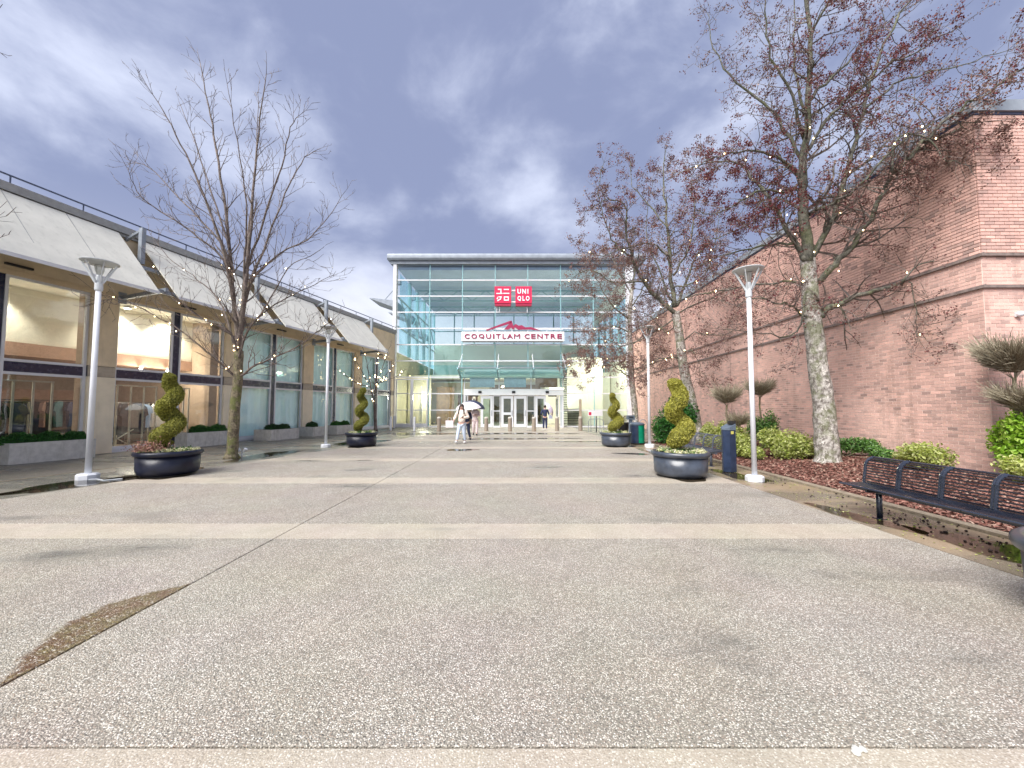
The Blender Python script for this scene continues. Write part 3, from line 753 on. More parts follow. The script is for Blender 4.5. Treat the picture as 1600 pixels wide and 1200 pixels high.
# rails of clothes
def garment_mesh(mat, w, h, kind):
    m = MB(); t = 0.09
    pr = [(-w * .28, 0), (-w * .5, -h * .10), (-w * .62, -h * .36), (-w * .45, -h * .40), (-w * .40, -h), (w * .40, -h), (w * .45, -h * .40), (w * .62, -h * .36), (w * .5, -h * .10), (w * .28, 0)]
    if kind == 'trousers': pr = [(-w * .3, 0), (-w * .34, -h), (w * .34, -h), (w * .3, 0)]
    pr = [(x, z) for x, z in pr]
    n = len(pr); V = []
    for yv in (-t / 2, t / 2): V += [(x + rng.uniform(-.01, .01), yv * (1 + .5 * abs(z) / h), z) for x, z in pr]
    F = [tuple(range(n)), tuple(range(2 * n - 1, n - 1, -1))] + [((i + 1) % n, i, n + i, n + (i + 1) % n) for i in range(n)]
    return m.raw(V, F).mesh('garment', mat)
gm = {}
def rack(a, b, y, z, label, mats, lab2, grp):
    t = thing('clothes_rail', label, 'clothes rail', L2W(a, y, 0), PHI)
    w = b - a
    MB().tube([(0, 0, z), (w, 0, z)], 0.02, 6).build('rail', 'black_plastic', t)
    me = MB().box(-0.02, 0.02, -0.02, 0.02, 0.02, z + 0.01).mesh('upright', 'rack_metal')
    for q in (0, w): put(me, 'upright', t, (q, 0, 0))
    s = 0.14; k = 0
    while s < w - 0.1:
        mt = mats[k % len(mats)]
        if mt not in gm: gm[mt] = garment_mesh(mt, 0.5, 0.95 if mt != 'g_black' else 1.2, 'shirt')
        o = put(gm[mt], 'garment', None, L2W(a + s, y, z - 0.04), rz=PHI + rng.choice([R(10), R(-15), R(25), R(35), R(-30)]))
        nm = {'g_white': 'white', 'g_navy': 'navy blue', 'g_teal': 'dark teal', 'g_grey': 'grey', 'g_blue': 'light blue', 'g_brown': 'brown', 'g_black': 'black', 'g_sand': 'sand coloured'}[mt]
        near = ['at its left end', 'second from its left end', 'third from its left end', 'fourth from its left end', 'fifth from its left end', 'sixth from its left end',
                'seventh from its left end', 'eighth from its left end', 'ninth from its left end', 'tenth from its left end'] + [f'{q} from its left end' for q in ('eleventh', 'twelfth', 'thirteenth', 'fourteenth', 'fifteenth', 'sixteenth', 'seventeenth', 'eighteenth', 'nineteenth', 'twentieth', 'twenty first', 'twenty second', 'twenty third', 'twenty fourth', 'twenty fifth', 'twenty sixth', 'twenty seventh', 'twenty eighth', 'twenty ninth', 'thirtieth', 'thirty first', 'thirty second', 'thirty third', 'thirty fourth', 'thirty fifth', 'thirty sixth', 'thirty seventh', 'thirty eighth', 'thirty ninth', 'fortieth', 'forty first', 'forty second', 'forty third', 'forty fourth', 'forty fifth', 'forty sixth', 'forty seventh', 'forty eighth')]
        tag(o, f'{nm} garment on {grp}, {near[k]}'.replace('from its left end', 'from the left'), 'garment', f'garments on {grp}')
        s += rng.uniform(0.15, 0.26); k += 1
rack(SW[2][0] + 0.3, SW[2][1] - 0.5, 1.7, 1.75, 'rail of clothes behind the leftmost shop window', ['g_grey', 'g_black', 'g_brown', 'g_navy', 'g_black', 'g_teal', 'g_white', 'g_white', 'g_black', 'g_black', 'g_navy'],
     'the rail behind the leftmost shop window', 'the leftmost rail')
rack(SW[3][0] + 0.1, SW[3][0] + 2.2, 1.7, 1.75, 'rail of clothes behind the window left of the spiral topiary', ['g_blue', 'g_sand', 'g_brown', 'g_navy', 'g_black', 'g_black', 'g_grey', 'g_black'],
     'the rail behind the window left of the spiral topiary', 'the middle rail')
rack(SW[3][0] + 2.5, S3 - 0.6, 1.9, 1.75, 'rail of white and brown clothes behind the pane right of the spiral topiary', ['g_white', 'g_white', 'g_white', 'g_sand', 'g_brown', 'g_brown'],
     'the rail behind the pane right of the spiral topiary', 'the right rail')
rack(SW[2][0] + 0.2, SW[3][0] + 1.6, 3.3, 1.85, 'second row of dark clothes deeper inside between the two left shop bays', ['g_black', 'g_navy', 'g_black', 'g_brown', 'g_black', 'g_teal'], '', 'the deep left row')
rack(SW[3][0] + 2.0, S3 - 0.3, 3.1, 1.8, 'second row of dark clothes behind the pane beside the bare tree', ['g_black', 'g_brown', 'g_black', 'g_navy', 'g_grey'], '', 'the deep row near the tree')
bx('shelf_wall', 'shop_brown', SW[2][0], S3 - 0.1, 7.9, 8.2, 0.02, 2.4)
# low tables of folded clothes deeper in
for i, (s, lab) in enumerate(((SW[2][0] + 1.6, 'dark display table deep inside behind the leftmost shop window'), (SW[3][0] + 1.2, 'dark display table deep inside behind the window next to the spiral topiary'))):
    t = thing('display_table', lab, 'table', L2W(s, 3.6, 0), PHI)
    MB().box(-1.2, 1.2, -0.5, 0.5, 0.75, 0.82).build('table_top', 'hall_dark', t)
    for x in (-1.1, 1.1): MB().box(x - .05, x + .05, -0.4, 0.4, 0.02, 0.745).build('leg', 'hall_dark', t)
# lit shop lamps
for i, (s, y, z, lab) in enumerate([(SW[2][1] - 2.35, 2.0, 3.22, 'lit white spot lamp under the brown bulkhead behind the leftmost shop window'),
        (SW[3][0] + 1.75, 1.5, 2.75, 'lit white spot lamp glowing just above the rail left of the spiral topiary'),
        (SW[3][0] + 2.05, 2.0, 3.22, 'lit spot lamp behind the centre post right of the street lamp'),
        (S3 - 0.95, 2.0, 3.22, 'lit spot lamp behind the pane beside the bare tree')]):
    t = thing('spot_lamp', lab, 'lamp', L2W(s, y, z), PHI)
    MB().lathe([(0.05, 0.0), (0.07, 0.07), (0.03, 0.09)], 10).build('lamp_housing', 'lamp_white', t)
    MB().ell((0, 0, -0.02), (0.055, 0.055, 0.04), 8, 5).build('bulb', 'shop_lamp', t)
    ld = bpy.data.lights.new('shop_light', 'POINT'); ld.energy = 16; ld.shadow_soft_size = 0.1; ld.color = (1, .9, .75)
    lo = bpy.data.objects.new('lamp_light', ld); COL.objects.link(lo); lo.parent = t; lo.location = (0, -0.1, -0.12)
for s in (SW[2][0] + 0.9 + 1.6, SW[3][0] + 1.2, S3 - 1.0, SW[1][0] + 2):
    t = thing('ceiling_lamp', 'lit lamp washing the white wall above the bulkhead in shop bay at %s' % {0: 'the far left', 1: 'the street lamp', 2: 'the bare tree', 3: 'the frame edge'}[[SW[2][0] + 2.5, SW[3][0] + 1.2, S3 - 1.0, SW[1][0] + 2].index(s)], 'lamp', L2W(s, 1.55, 5.5), PHI)
    MB().lathe([(0.12, 0.0), (0.12, 0.09)], 14).build('lamp_housing', 'lamp_white', t)
    ld = bpy.data.lights.new('shop_light', 'SPOT'); ld.energy = 80; ld.spot_size = R(105); ld.spot_blend = 0.5; ld.shadow_soft_size = 0.1; ld.color = (1, .93, .8)
    lo = bpy.data.objects.new('lamp_light', ld); COL.objects.link(lo); lo.parent = t; lo.location = (0, 0, -0.05); lo.rotation_euler = (R(28), 0, 0)
    MB().lathe([(0.09, -0.012), (0.09, -0.002)], 14).build('bulb', 'shop_lamp', t)

# ================================================================== GLASS ATRIUM
at = thing('glass_atrium', 'tall glass entrance hall with white mullions at the end of the plaza', 'building', (0, 32, 0))
XA, XB, ZT = -9.98, 9.66, 13.72
nb = 7; dx = (XB - XA) / 7.11; xs = [XA + dx * k for k in range(8)]; RH = 1.372
rows = [RH * k for k in range(11)]
EX0, EX1, EZ = xs[2], xs[5], 2 * RH + 1.35   # opening for the vestibule
hm = MB().box(0, dx - 0.07, -0.07, 0.05, -0.045, 0.045).mesh('mullion', 'white_metal')
for r in range(1, 10):
    for k in range(7):
        if r < 3 and 2 <= k < 5: continue
        if r in (1, 2) and k == 0: continue
        put(hm, 'mullion', at, (xs[k] + 0.035, 0, rows[r] + 0.03))
for k in range(1, 8):
    z0 = 4.2 if k in (3, 4) else 0.05
    MB().box(xs[k] - 0.032, xs[k] + 0.032, -0.02, 0.12, z0, ZT).build('post', 'hall_steel' if k != 7 else 'white_metal', at)
pm = MB().box(0.034, dx - 0.034, -0.012, 0.004, 0.048, RH - 0.048).mesh('pane', 'atrium_glass')
for r in range(10):
    for k in range(7):
        if (r < 3 and 2 <= k < 5) or (r < 3 and k == 0): continue
        put(pm, 'pane', at, (xs[k], 0, rows[r] + 0.03))
MB().box(XA - 0.30, XA - 0.036, -0.16, 0.3, 0, ZT).build('corner_post', 'white_metal', at)
MB().box(xs[7] + 0.036, xs[7] + 0.60, -0.12, 0.3, 0, ZT).build('corner_post', 'white_metal', at)
for k in range(7):
    if 2 <= k < 5: continue
    MB().box(xs[k] + 0.03, xs[k + 1] - 0.034, -0.08, 0.06, 0.0, 0.10).build('sill', 'white_metal', at)
# pair of glazed leaves at the left
for q in range(2):
    a = XA + 0.03 + q * (dx - 0.06) / 2; b = a + (dx - 0.06) / 2 - 0.02
    m = MB()
    for x0, x1 in ((a, a + 0.10), (b - 0.10, b)): m.box(x0, x1, -0.09, 0.04, 0.10, 3 * RH - 0.1)
    for z0, z1 in ((0.10, 0.30), (RH, RH + 0.07), (2 * RH, 2 * RH + 0.07), (3 * RH - 0.19, 3 * RH - 0.1)): m.box(a + 0.10, b - 0.10, -0.085, 0.035, z0, z1)
    d = m.build('door', 'white_metal', at)
    for z0, z1 in ((0.30, RH), (RH + 0.07, 2 * RH), (2 * RH + 0.07, 3 * RH - 0.19)): MB().box(a + 0.10, b - 0.10, -0.03, -0.015, z0, z1).build('pane', 'atrium_glass', d)
# roof edge: rounded coping over a fascia
MB().box(XA - 0.55, XB + 1.2, -0.22, 0.4, ZT + 0.01, ZT + 0.27).build('fascia', 'steel_grey', at)
pts = [(-0.42 + 0.0, ZT + 0.28), (-0.50, ZT + 0.42), (-0.50, ZT + 0.62), (-0.40, ZT + 0.80), (-0.2, ZT + 0.90), (0.6, ZT + 0.92), (0.6, ZT + 0.28)]
V = [(XA - 0.75, y, z) for y, z in pts] + [(XB + 1.3, y, z) for y, z in pts]; n = len(pts)
MB().raw(V, [tuple(range(n)), tuple(range(2 * n - 1, n - 1, -1))] + [((i + 1) % n, i, n + i, n + (i + 1) % n) for i in range(n)]).build('coping', 'steel_grey', at)
DY = 15.0
MB().box(XA - 0.5, XB + 1.1, 0.62, DY, ZT + 0.3, ZT + 0.8).build('roof', 'coping_grey', at)
MB().box(XA, XB + 0.3, 0.3, DY, ZT - 0.35, ZT - 0.12).build('ceiling', 'hall_ceiling', at)
MB().box(XA, XB + 0.3, 0.06, DY, -0.02, 0.012).build('floor', 'hall_floor', at)
# left side wall: solid below, steel-framed glass above
MB().box(XA - 0.25, XA - 0.05, 0.32, DY, 0, 6.3).build('side_wall', 'hall_green', at)
for k in range(5):
    y = 0.9 + 2.9 * k
    if k: MB().box(XA - 0.12, XA + 0.14, y - 0.14, y + 0.14, 6.32, ZT - 0.36).build('steel_column', 'hall_steel', at)
    MB().box(XA - 0.10, XA - 0.085, y + 0.15, y + 2.7, 6.4, ZT - 0.4).build('pane', 'atrium_side_glass', at)
    MB().bar((XA + 0.05, y + 0.1, 8.6 if k % 2 else 10.9), (XA + 0.05, y + 2.8, 10.9 if k % 2 else 8.6), 0.08, 0.08).build('brace', 'hall_steel', at)
for z in (8.5, 11.0): MB().box(XA - 0.05, XA + 0.05, 0.4, DY, z - 0.06, z + 0.06).build('side_rail', 'hall_steel', at)
# right side wall
MB().box(XB + 0.1, XB + 0.3, 0.32, DY, 0, 6.3).build('side_wall', 'hall_cream', at)
MB().box(XB + 0.1, XB + 0.3, 0.32, DY, 11.5, ZT - 0.36).build('side_wall', 'hall_cream', at)
for k in range(5):
    y = 0.9 + 2.9 * k
    MB().box(XB, XB + 0.22, y - 0.14, y + 0.14, 6.32, 11.48).build('steel_column', 'hall_steel', at)
    if k < 5: MB().box(XB + 0.14, XB + 0.155, y + 0.15, y + 2.75, 6.32, 11.48).build('pane', 'atrium_side_glass', at)
# back wall: shops below, band of clear windows above
MB().box(XA, XB, DY, DY + 0.2, 4.4, 9.3).build('back_wall', 'hall_cream', at)
MB().box(XA, XB, DY, DY + 0.2, 13.2, ZT - 0.12).build('back_wall', 'hall_ceiling', at)
for k in range(9):
    x = XA + (XB - XA) * k / 8
    MB().box(x - 0.07, x + 0.07, DY, DY + 0.15, 9.3, 13.2).build('window_post', 'hall_steel', at)
    if k < 8: MB().box(x + 0.08, x + (XB - XA) / 8 - 0.08, DY + 0.05, DY + 0.07, 9.32, 13.18).build('pane', 'clear_glass', at)
MB().box(XA, XB, DY - 0.02, DY + 0.16, 11.0, 11.1).build('window_rail', 'hall_steel', at)
MB().box(XA, XA + 7.2, DY - 6, DY - 0.01, 0.02, 4.3).build('inner_wall', 'hall_green', at)
MB().box(XB - 6.6, XB, DY - 8, DY - 0.01, 0.02, 5.2).build('inner_wall', 'hall_cream', at)
MB().box(XA + 7.2, XB - 6.6, DY - 0.5, DY - 0.01, 0.02, 4.4).build('inner_wall', 'hall_brown', at)
MB().box(XB - 4.9, XB - 1.7, 3.0, 3.2, 0.02, 6.2).build('inner_wall', 'hall_cream', at)
MB().box(XA + 2.4, XA + 4.1, 5.0, 5.15, 0.02, 3.6).build('inner_wall', 'hall_brown', at)
MB().box(XA + 4.4, XA + 6.3, 5.4, 5.6, 0.02, 2.9).build('kiosk_wall', 'hall_dark', at)
MB().box(XA + 0.1, XA + 2.2, 3.4, 3.6, 0.02, 4.6).build('inner_wall', 'hall_green', at)
MB().box(XA + 1.5, XA + 1.75, 2.0, 2.2, 0.02, 3.0).build('inner_pillar', 'hall_cream', at)
MB().box(XA + 0.1, XB - 0.1, 7.6, 12, 4.6, 5.0).build('gallery_floor', 'hall_cream', at)
MB().box(XA + 0.1, XB - 0.1, 7.55, 7.59, 5.02, 6.0).build('balustrade', 'atrium_side_glass', at)
# hanging trusses
for y in (5.0, 11.0):
    m = MB(); m.bar((XA + 0.2, y, ZT - 0.7), (XB - 0.1, y, ZT - 0.7), 0.12, 0.12); m.bar((XA + 0.2, y, ZT - 1.7), (XB - 0.1, y, ZT - 1.7), 0.10, 0.10)
    for k in range(14):
        x = XA + 0.4 + 1.35 * k; m.bar((x, y, ZT - 0.7 if k % 2 else ZT - 1.7), (x + 1.3, y, ZT - 1.7 if k % 2 else ZT - 0.7), 0.06, 0.06)
    m.build('roof_truss', 'hall_steel', at)
# stair seen through the right-hand bays
st = thing('staircase', 'dark open staircase climbing behind the glass right of the doors', 'staircase', (4.35, 34.2, 0))
me = MB().box(0, 1.55, 0, 0.30, -0.05, 0.0).mesh('step', 'stair_grey')
for k in range(24): put(me, 'step', st, (0.0, 0.26 * k * 0.5, 0.25 + 0.21 * k))
for x in (-0.04, 1.56):
    MB().bar((x, -0.05, 0.15), (x, 24 * 0.13, 5.15), 0.06, 0.28).build('stringer', 'stair_grey', st)
    MB().bar((x, -0.05, 1.15), (x, 24 * 0.13, 6.15), 0.05, 0.05).build('handrail', 'hall_steel', st)
# lamps in the hall
for i, (x, y, z, lab) in enumerate([(-7.9, 34.4, 2.8, 'small lit wall lamp behind the glass left of the doors'), (3.4, 34.0, 3.3, 'lit yellow strip lamp above the right-hand open door'),
                                   (-1.2, 36.5, 3.6, 'lit lamp inside above the middle doors'), (7.6, 34.2, 5.5, 'lit lamp on the cream wall inside the right-hand bays')]):
    t = thing('hall_lamp', lab, 'lamp', (x, y, z))
    MB().box(-0.35 if i == 1 else -0.1, 0.9 if i == 1 else 0.1, -0.06, 0.06, -0.04, 0.04).build('bulb', 'hall_lamp', t)
    MB().box(-0.37 if i == 1 else -0.12, 0.92 if i == 1 else 0.12, -0.08, 0.08, 0.045, 0.10).build('lamp_housing', 'lamp_white', t)
    ld = bpy.data.lights.new('hall_light', 'POINT'); ld.energy = (90, 90, 110, 120)[i]; ld.shadow_soft_size = 0.3; ld.color = (1, .9, .68)
    lo = bpy.data.objects.new('lamp_light', ld); COL.objects.link(lo); lo.parent = t; lo.location = (0, -0.3, -0.3)
# sun fins outside the left flank
fin = thing('sun_fin', 'nearest grey wedge canopy fin with tie rod on the glass hall flank', 'canopy', (XA - 0.3, 34.0, 10.75), 0, 'canopy fins on the left flank')
V = [(-2.3, -1.3, 0.35), (-2.3, 1.3, 0.35), (0, 1.3, 0.08), (0, -1.3, 0.08), (-2.3, -1.3, 0.28), (-2.3, 1.3, 0.28), (0, 1.3, -0.55), (0, -1.3, -0.55)]
MB().raw(V, [(0, 3, 2, 1), (4, 5, 6, 7), (0, 1, 5, 4), (1, 2, 6, 5), (2, 3, 7, 6), (3, 0, 4, 7)]).build('fin_panel', 'steel_grey', fin)
MB().bar((-1.6, 0, 0.32), (0.0, 0, 2.2), 0.06, 0.06).build('tie_rod', 'steel_grey', fin)
MB().box(-0.35, -0.001, -0.2, 0.2, 1.9, 2.3).build('rod_bracket', 'steel_grey', fin)
f2 = dup(fin, 'second grey canopy fin farther back along the left flank', (XA - 0.3, 39.0, 10.75))
f3 = dup(fin, 'lower grey canopy fin partly hidden behind the shop roof', (XA - 0.3, 44.0, 10.0))
# ================================================================== ENTRANCE
X = lambda px, Y=31.2: (px - 805) / 600 * Y
ev = thing('entrance_vestibule', 'white framed entrance with four glass doors below the teal canopy', 'entrance', (0, 31.15, 0))
ex0, ex1 = X(724.5), X(880.5)
MB().box(ex0, ex1, 0.0, 0.55, 2.62, 3.12).build('header', 'sign_white', ev)
MB().box(ex0 + 0.02, ex1 - 0.02, 0.04, 0.84, 4.55, 4.68).build('roof_slab', 'white_metal', ev)
for x in (ex0, ex1 - 0.12): MB().box(x, x + 0.12, 0.0, 0.6, 0, 2.615).build('side_post', 'white_metal', ev)
for x in (ex0, X(779), X(829), ex1 - 0.08): MB().box(x, x + 0.08, 0.03, 0.15, 3.125, 4.54).build('upper_post', 'white_metal', ev)
for a, b in ((ex0 + .08, X(779)), (X(779) + .08, X(829)), (X(829) + .08, ex1 - .08)):
    MB().box(a, b, 0.08, 0.10, 3.125, 4.54).build('pane', 'atrium_glass', ev)
    MB().box(a + .35, b - .35, 0.6, 0.8, 3.3, 4.1).build('inner_panel', 'hall_steel' if a < 0.5 else 'hall_brown', ev)
for a, b in ((ex0 + 0.12, ex0 + 0.35), (X(770.5), X(782)), (X(823), X(835.5)), (X(875), ex1 - 0.12)):
    f = MB()
    for x0, x1 in ((a, a + .06), (b - .06, b)): f.box(x0, x1, 0.05, 0.15, 0.0, 2.61)
    for z0, z1 in ((0, .14), (1.30, 1.37), (2.54, 2.61)): f.box(a + .06, b - .06, 0.055, 0.145, z0, z1)
    o = f.build('sidelight', 'white_metal', ev); MB().box(a + .06, b - .06, 0.09, 0.105, 0.14, 2.54).build('pane', 'door_glass', o)
def leaf(a, b, hinge=None, ang=0, panic=False):
    w = b - a; f = MB(); st_ = 0.20
    for x0, x1 in ((0, st_), (w - st_, w)): f.box(x0, x1, -0.03, 0.03, 0.03, 2.58)
    zs = [(0.03, .28), (2.34, 2.58)] + ([(1.02, 1.22)] if panic else [])
    for z0, z1 in zs: f.box(st_, w - st_, -0.026, 0.026, z0, z1)
    o = f.build('door', 'white_metal', ev, loc=(a, 0.1, 0))
    MB().box(st_, w - st_, -0.008, 0.008, 0.28, 2.34).build('pane', 'door_glass', o)
    MB().tube([(w - 0.1, -0.06, 0.95), (w - 0.1, -0.09, 1.0), (w - 0.1, -0.09, 1.35), (w - 0.1, -0.06, 1.4)], 0.018, 6).build('handle', 'steel_grey', o)
    if ang: o.rotation_euler = (0, 0, R(ang))
    return o
leaf(X(751), X(770)); leaf(X(783), X(802), panic=True); leaf(X(803), X(822.5)); leaf(X(836), X(853.5))
leaf(X(738), X(738) + 0.95, ang=82); leaf(X(873), X(873) + 0.95, ang=98)
me = MB().box(-0.13, 0.13, -0.06, -0.002, -0.09, 0.09).mesh('door_sensor', 'black_plastic')
for p_ in (750, 802.5, 855): put(me, 'door_sensor', ev, (X(p_), 0, 2.87))
for p_ in (741, 863): MB().box(X(p_) - .35, X(p_) + .35, -0.02, 0.02, 2.50, 2.60).build('door_closer', 'black_plastic', ev)
MB().box(X(724.5) + .15, X(751), 0.5, 0.52, 0.0, 0.01).build('door_mat', 'black_plastic', ev)
# glass canopy
cp = thing('entrance_canopy', 'teal glass canopy sloping up and out over the entrance doors', 'canopy', (0, 31.15, 0))
cx0, cx1 = X(712, 29.4), X(888, 29.4)
yF, zF, yB, zB = -1.75, 4.60, -0.02, 3.98
nx_ = [X(712, 29.4) + 0.15, X(777.5, 30), X(833.5, 30), X(888, 29.4) - 0.15]
for a, b in zip(nx_[:-1], nx_[1:]):
    n = 2
    for q in range(n):
        t0, t1 = q / n + .01, (q + 1) / n - .01
        p0 = (yB + (yF - yB) * t0, zB + (zF - zB) * t0); p1 = (yB + (yF - yB) * t1, zB + (zF - zB) * t1)
        MB().hexa([(a + .05, p0[0], p0[1]), (b - .05, p0[0], p0[1]), (b - .05, p1[0], p1[1]), (a + .05, p1[0], p1[1])],
                  [(a + .05, p0[0], p0[1] + .03), (b - .05, p0[0], p0[1] + .03), (b - .05, p1[0], p1[1] + .03), (a + .05, p1[0], p1[1] + .03)]).build('pane', 'canopy_glass', cp)
for x in nx_:
    MB().bar((x, yB, zB - .03), (x, yF - .1, zF - .03 + .04), 0.07, 0.16).build('arm', 'canopy_steel', cp)
    MB().tube([(x, yF + .1, zF), (x, 0.80, 6.1)], 0.028, 6).build('tie_rod', 'white_metal', cp)
for y, z, w in ((yF, zF, .10), ((yF + yB) / 2, (zF + zB) / 2, .06), (yB - .05, zB, .10)):
    MB().box(cx0, cx1, y - w / 2, y + w / 2, z + .035, z + .10).build('purlin', 'steel_grey' if w > .08 else 'canopy_steel', cp)

# ------------------------------------------------------------------ signs
X3 = lambda px: (px - 805) / 600 * 31.4
def Zy(py, Y=31.4): # height of a picture row on the plane of the glass front
    v = (606.6 - py) / 600; p_ = R(3); return 1.55 + Y * (math.sin(p_) + math.cos(p_) * v) / (math.cos(p_) - math.sin(p_) * v)
def letter(ch, cx, cz, w, h, mat, parent, y, bold=0.0):
    cu = bpy.data.curves.new('letter', 'FONT'); cu.body = ch; cu.size = 1; cu.extrude = 0.02; cu.offset = bold; cu.resolution_u = 3
    o = bpy.data.objects.new('letter', cu); COL.objects.link(o)
    bpy.context.view_layer.update()
    deps = bpy.context.evaluated_depsgraph_get()
    me = bpy.data.meshes.new_from_object(o.evaluated_get(deps)); bpy.data.objects.remove(o)
    V = np.zeros(len(me.vertices) * 3, np.float32); me.vertices.foreach_get('co', V); V = V.reshape(-1, 3)
    mn, mx = V.min(0), V.max(0); sx = w / (mx[0] - mn[0]); sy = h / (mx[1] - mn[1])
    W = np.zeros_like(V); W[:, 0] = (V[:, 0] - (mn[0] + mx[0]) / 2) * sx; W[:, 2] = (V[:, 1] - (mn[1] + mx[1]) / 2) * sy; W[:, 1] = -V[:, 2] * 1.5
    me.vertices.foreach_set('co', W.ravel()); me.update(); me.materials.clear(); me.materials.append(MATS[mat])
    return put(me, 'letter', parent, (cx, y, cz))
sg = thing('mall_sign', 'white sign board with maroon capital letters and mountain emblem above the entrance', 'sign', (0, 31.4, 0))
z0, z1 = Zy(533), Zy(518.5)
MB().box(X3(720.5), X3(882), -0.10, 0.16, z0, z1).build('board', 'sign_white', sg)
MB().box(X3(722), X3(880), -0.04, 0.12, z0 - 0.09, z0 - 0.004).build('bottom_rail', 'coping_grey', sg)
xs_ = [(725.5, 733.5, 'C'), (736, 745, 'O'), (747.5, 756.5, 'Q'), (759, 767, 'U'), (770, 772.2, 'I'), (774.5, 782, 'T'), (785, 790.5, 'L'), (792, 801.5, 'A'), (803, 812.5, 'M'),
       (819.5, 827.5, 'C'), (830, 837, 'E'), (839.5, 848, 'N'), (850.5, 858, 'T'), (860.5, 868.5, 'R'), (871, 878.5, 'E')]
for a, b, ch in xs_: letter(ch, X3((a + b) / 2), Zy(525.8), X3(b) - X3(a), (Zy(522.2) - Zy(529.6)), 'maroon', sg, -0.13, 0.0 if ch == 'M' else 0.014)
def Q(x, y): return (X3(x / 5.333 + 600), Zy(y / 5.333 + 380))
A1 = [(848, 722), (950, 684), (1050, 648), (1064, 648), (1060, 664), (1010, 682), (930, 706), (852, 733)]
A2 = [(1002, 718), (1026, 690), (1050, 664), (1064, 648), (1078, 690), (1098, 674), (1122, 688), (1148, 684), (1178, 702), (1226, 700), (1262, 712), (1302, 729), (1216, 719), (1150, 720), (1120, 722), (1092, 702), (1080, 720), (1058, 704), (1036, 720)]
for A_ in (A1, A2):
    MB().prism_xz([Q(*p_) for p_ in reversed(A_)], -0.06, 0.06).build('mountain_emblem', 'maroon', sg)
for p_ in (745, 770, 800, 825, 855): MB().box(X3(p_) - .02, X3(p_) + .02, 0.0, 0.05, z1 + 0.003, Zy(512)).build('emblem_post', 'white_metal', sg)
MB().box(X3(722), X3(880), 0.0, 0.05, Zy(515.2), Zy(514.2)).build('emblem_rail', 'white_metal', sg)

us = thing('shop_sign', 'pair of linked red square signs with white letters high on the glass front', 'sign', (0, 31.3, 0))
sq = [(772.6, 798.6), (805.3, 831.2)]; zt, zb = Zy(449.3), Zy(475)
for i, (a, b) in enumerate(sq):
    MB().box(X3(a), X3(b), -0.22, 0.18, zb, zt).build('panel', 'sign_red', us)
    MB().box(X3(a) + .02, X3(b) - .02, -0.18, 0.16, zb - 0.22, zb - 0.004).build('sign_base', 'sign_red_side', us)
for z in (Zy(455), Zy(472.5)): MB().box(X3(798.6) + .004, X3(805.3) - .004, -0.1, 0.1, z - 0.05, z + 0.05).build('link_bar', 'sign_white', us)
for p_ in (776, 780, 824): MB().box(X3(p_) - .03, X3(p_) + .03, 0.0, 0.08, zb - 0.75, zb - 0.23).build('hanger', 'white_metal', us)
U = lambda x, y: (X3(x / 5.333 + 600), Zy(y / 5.333 + 380))
def stroke(pts, w=0.085, closed=False):
    m = MB()
    P_ = [U(*p_) for p_ in pts]
    seg = list(zip(P_, P_[1:] + ([P_[0]] if closed else [])))[: len(P_) if closed else len(P_) - 1]
    for k, (p0, p1) in enumerate(seg):
        d = Vector((p1[0] - p0[0], p1[1] - p0[1])); L = d.length; d /= L; e = d * w / 2; y = -0.245 - 0.0015 * k
        n_ = Vector((-d.y, d.x)) * w / 2; a0 = Vector(p0) - e; b0 = Vector(p1) + e
        q = [a0 - n_, b0 - n_, b0 + n_, a0 + n_]
        m.hexa([(v.x, y, v.y) for v in q], [(v.x, -0.222, v.y) for v in q])
    return m.build('character', 'sign_white', us)
for pts in ([(952, 395), (974, 395), (974, 428)], [(940, 429), (983, 429)], [(1002, 396), (1036, 396)], [(998, 428), (1040, 428)], [(950, 456), (943, 472)], [(951, 457), (976, 457), (970, 474), (948, 488)]): stroke(pts)
stroke([(1003, 458), (1036, 458), (1036, 484), (1003, 484)], closed=True)
for ch, a, b, y0, y1 in (('U', 1112, 1142, 392, 432), ('N', 1152, 1184, 392, 432), ('I', 1196, 1203, 392, 432), ('Q', 1112, 1143, 450, 493), ('L', 1154, 1174, 450, 489), ('O', 1182, 1213, 450, 489)):
    c = U((a + b) / 2, (y0 + y1) / 2); w_ = U(b, y0)[0] - U(a, y0)[0]; h_ = U(a, y0)[1] - U(a, y1)[1]
    letter(ch, c[0], c[1], w_, h_, 'sign_white', us, -0.235, 0.03)

# ================================================================== BRICK BUILDING (right)
bw = thing('brick_building', 'pinkish brick building with two dark ledges and a grey roof edge right of the plaza', 'building', (0, 0, 0))
WX, WY0, WY1, XE = 9.80, 7.92, 32.3, 21.0
LB, CH, BL = 1.0, 0.0752, 0.205
nc = 104; HT = nc * CH
ledge_lo, ledge_hi = 54, 63          # course numbers of the two ledges
MB().box(WX, WX + 0.3, WY0 + 0.301, WY1, -0.02, ledge_hi * CH).build('wall', 'mortar', bw)
MB().box(WX, XE, WY0, WY0 + 0.3, -0.02, ledge_hi * CH).build('wall', 'mortar', bw)
MB().box(WX + 0.002, WX + 0.3, WY0 + 0.301, WY1, ledge_hi * CH + 0.003, HT + 0.02).build('wall', 'mortar_dark', bw)
MB().box(WX + 0.002, XE, WY0 + 0.002, WY0 + 0.3, ledge_hi * CH + 0.003, HT + 0.02).build('wall', 'mortar_dark', bw)
MB().box(WX + 0.31, XE, WY0 + 0.31, WY1, -0.02, 0.02).build('floor', 'joint_dirt', bw)
MB().box(WX + 0.31, XE, WY0 + 0.31, WY1, HT - 0.2, HT - 0.05).build('roof', 'coping_grey', bw)
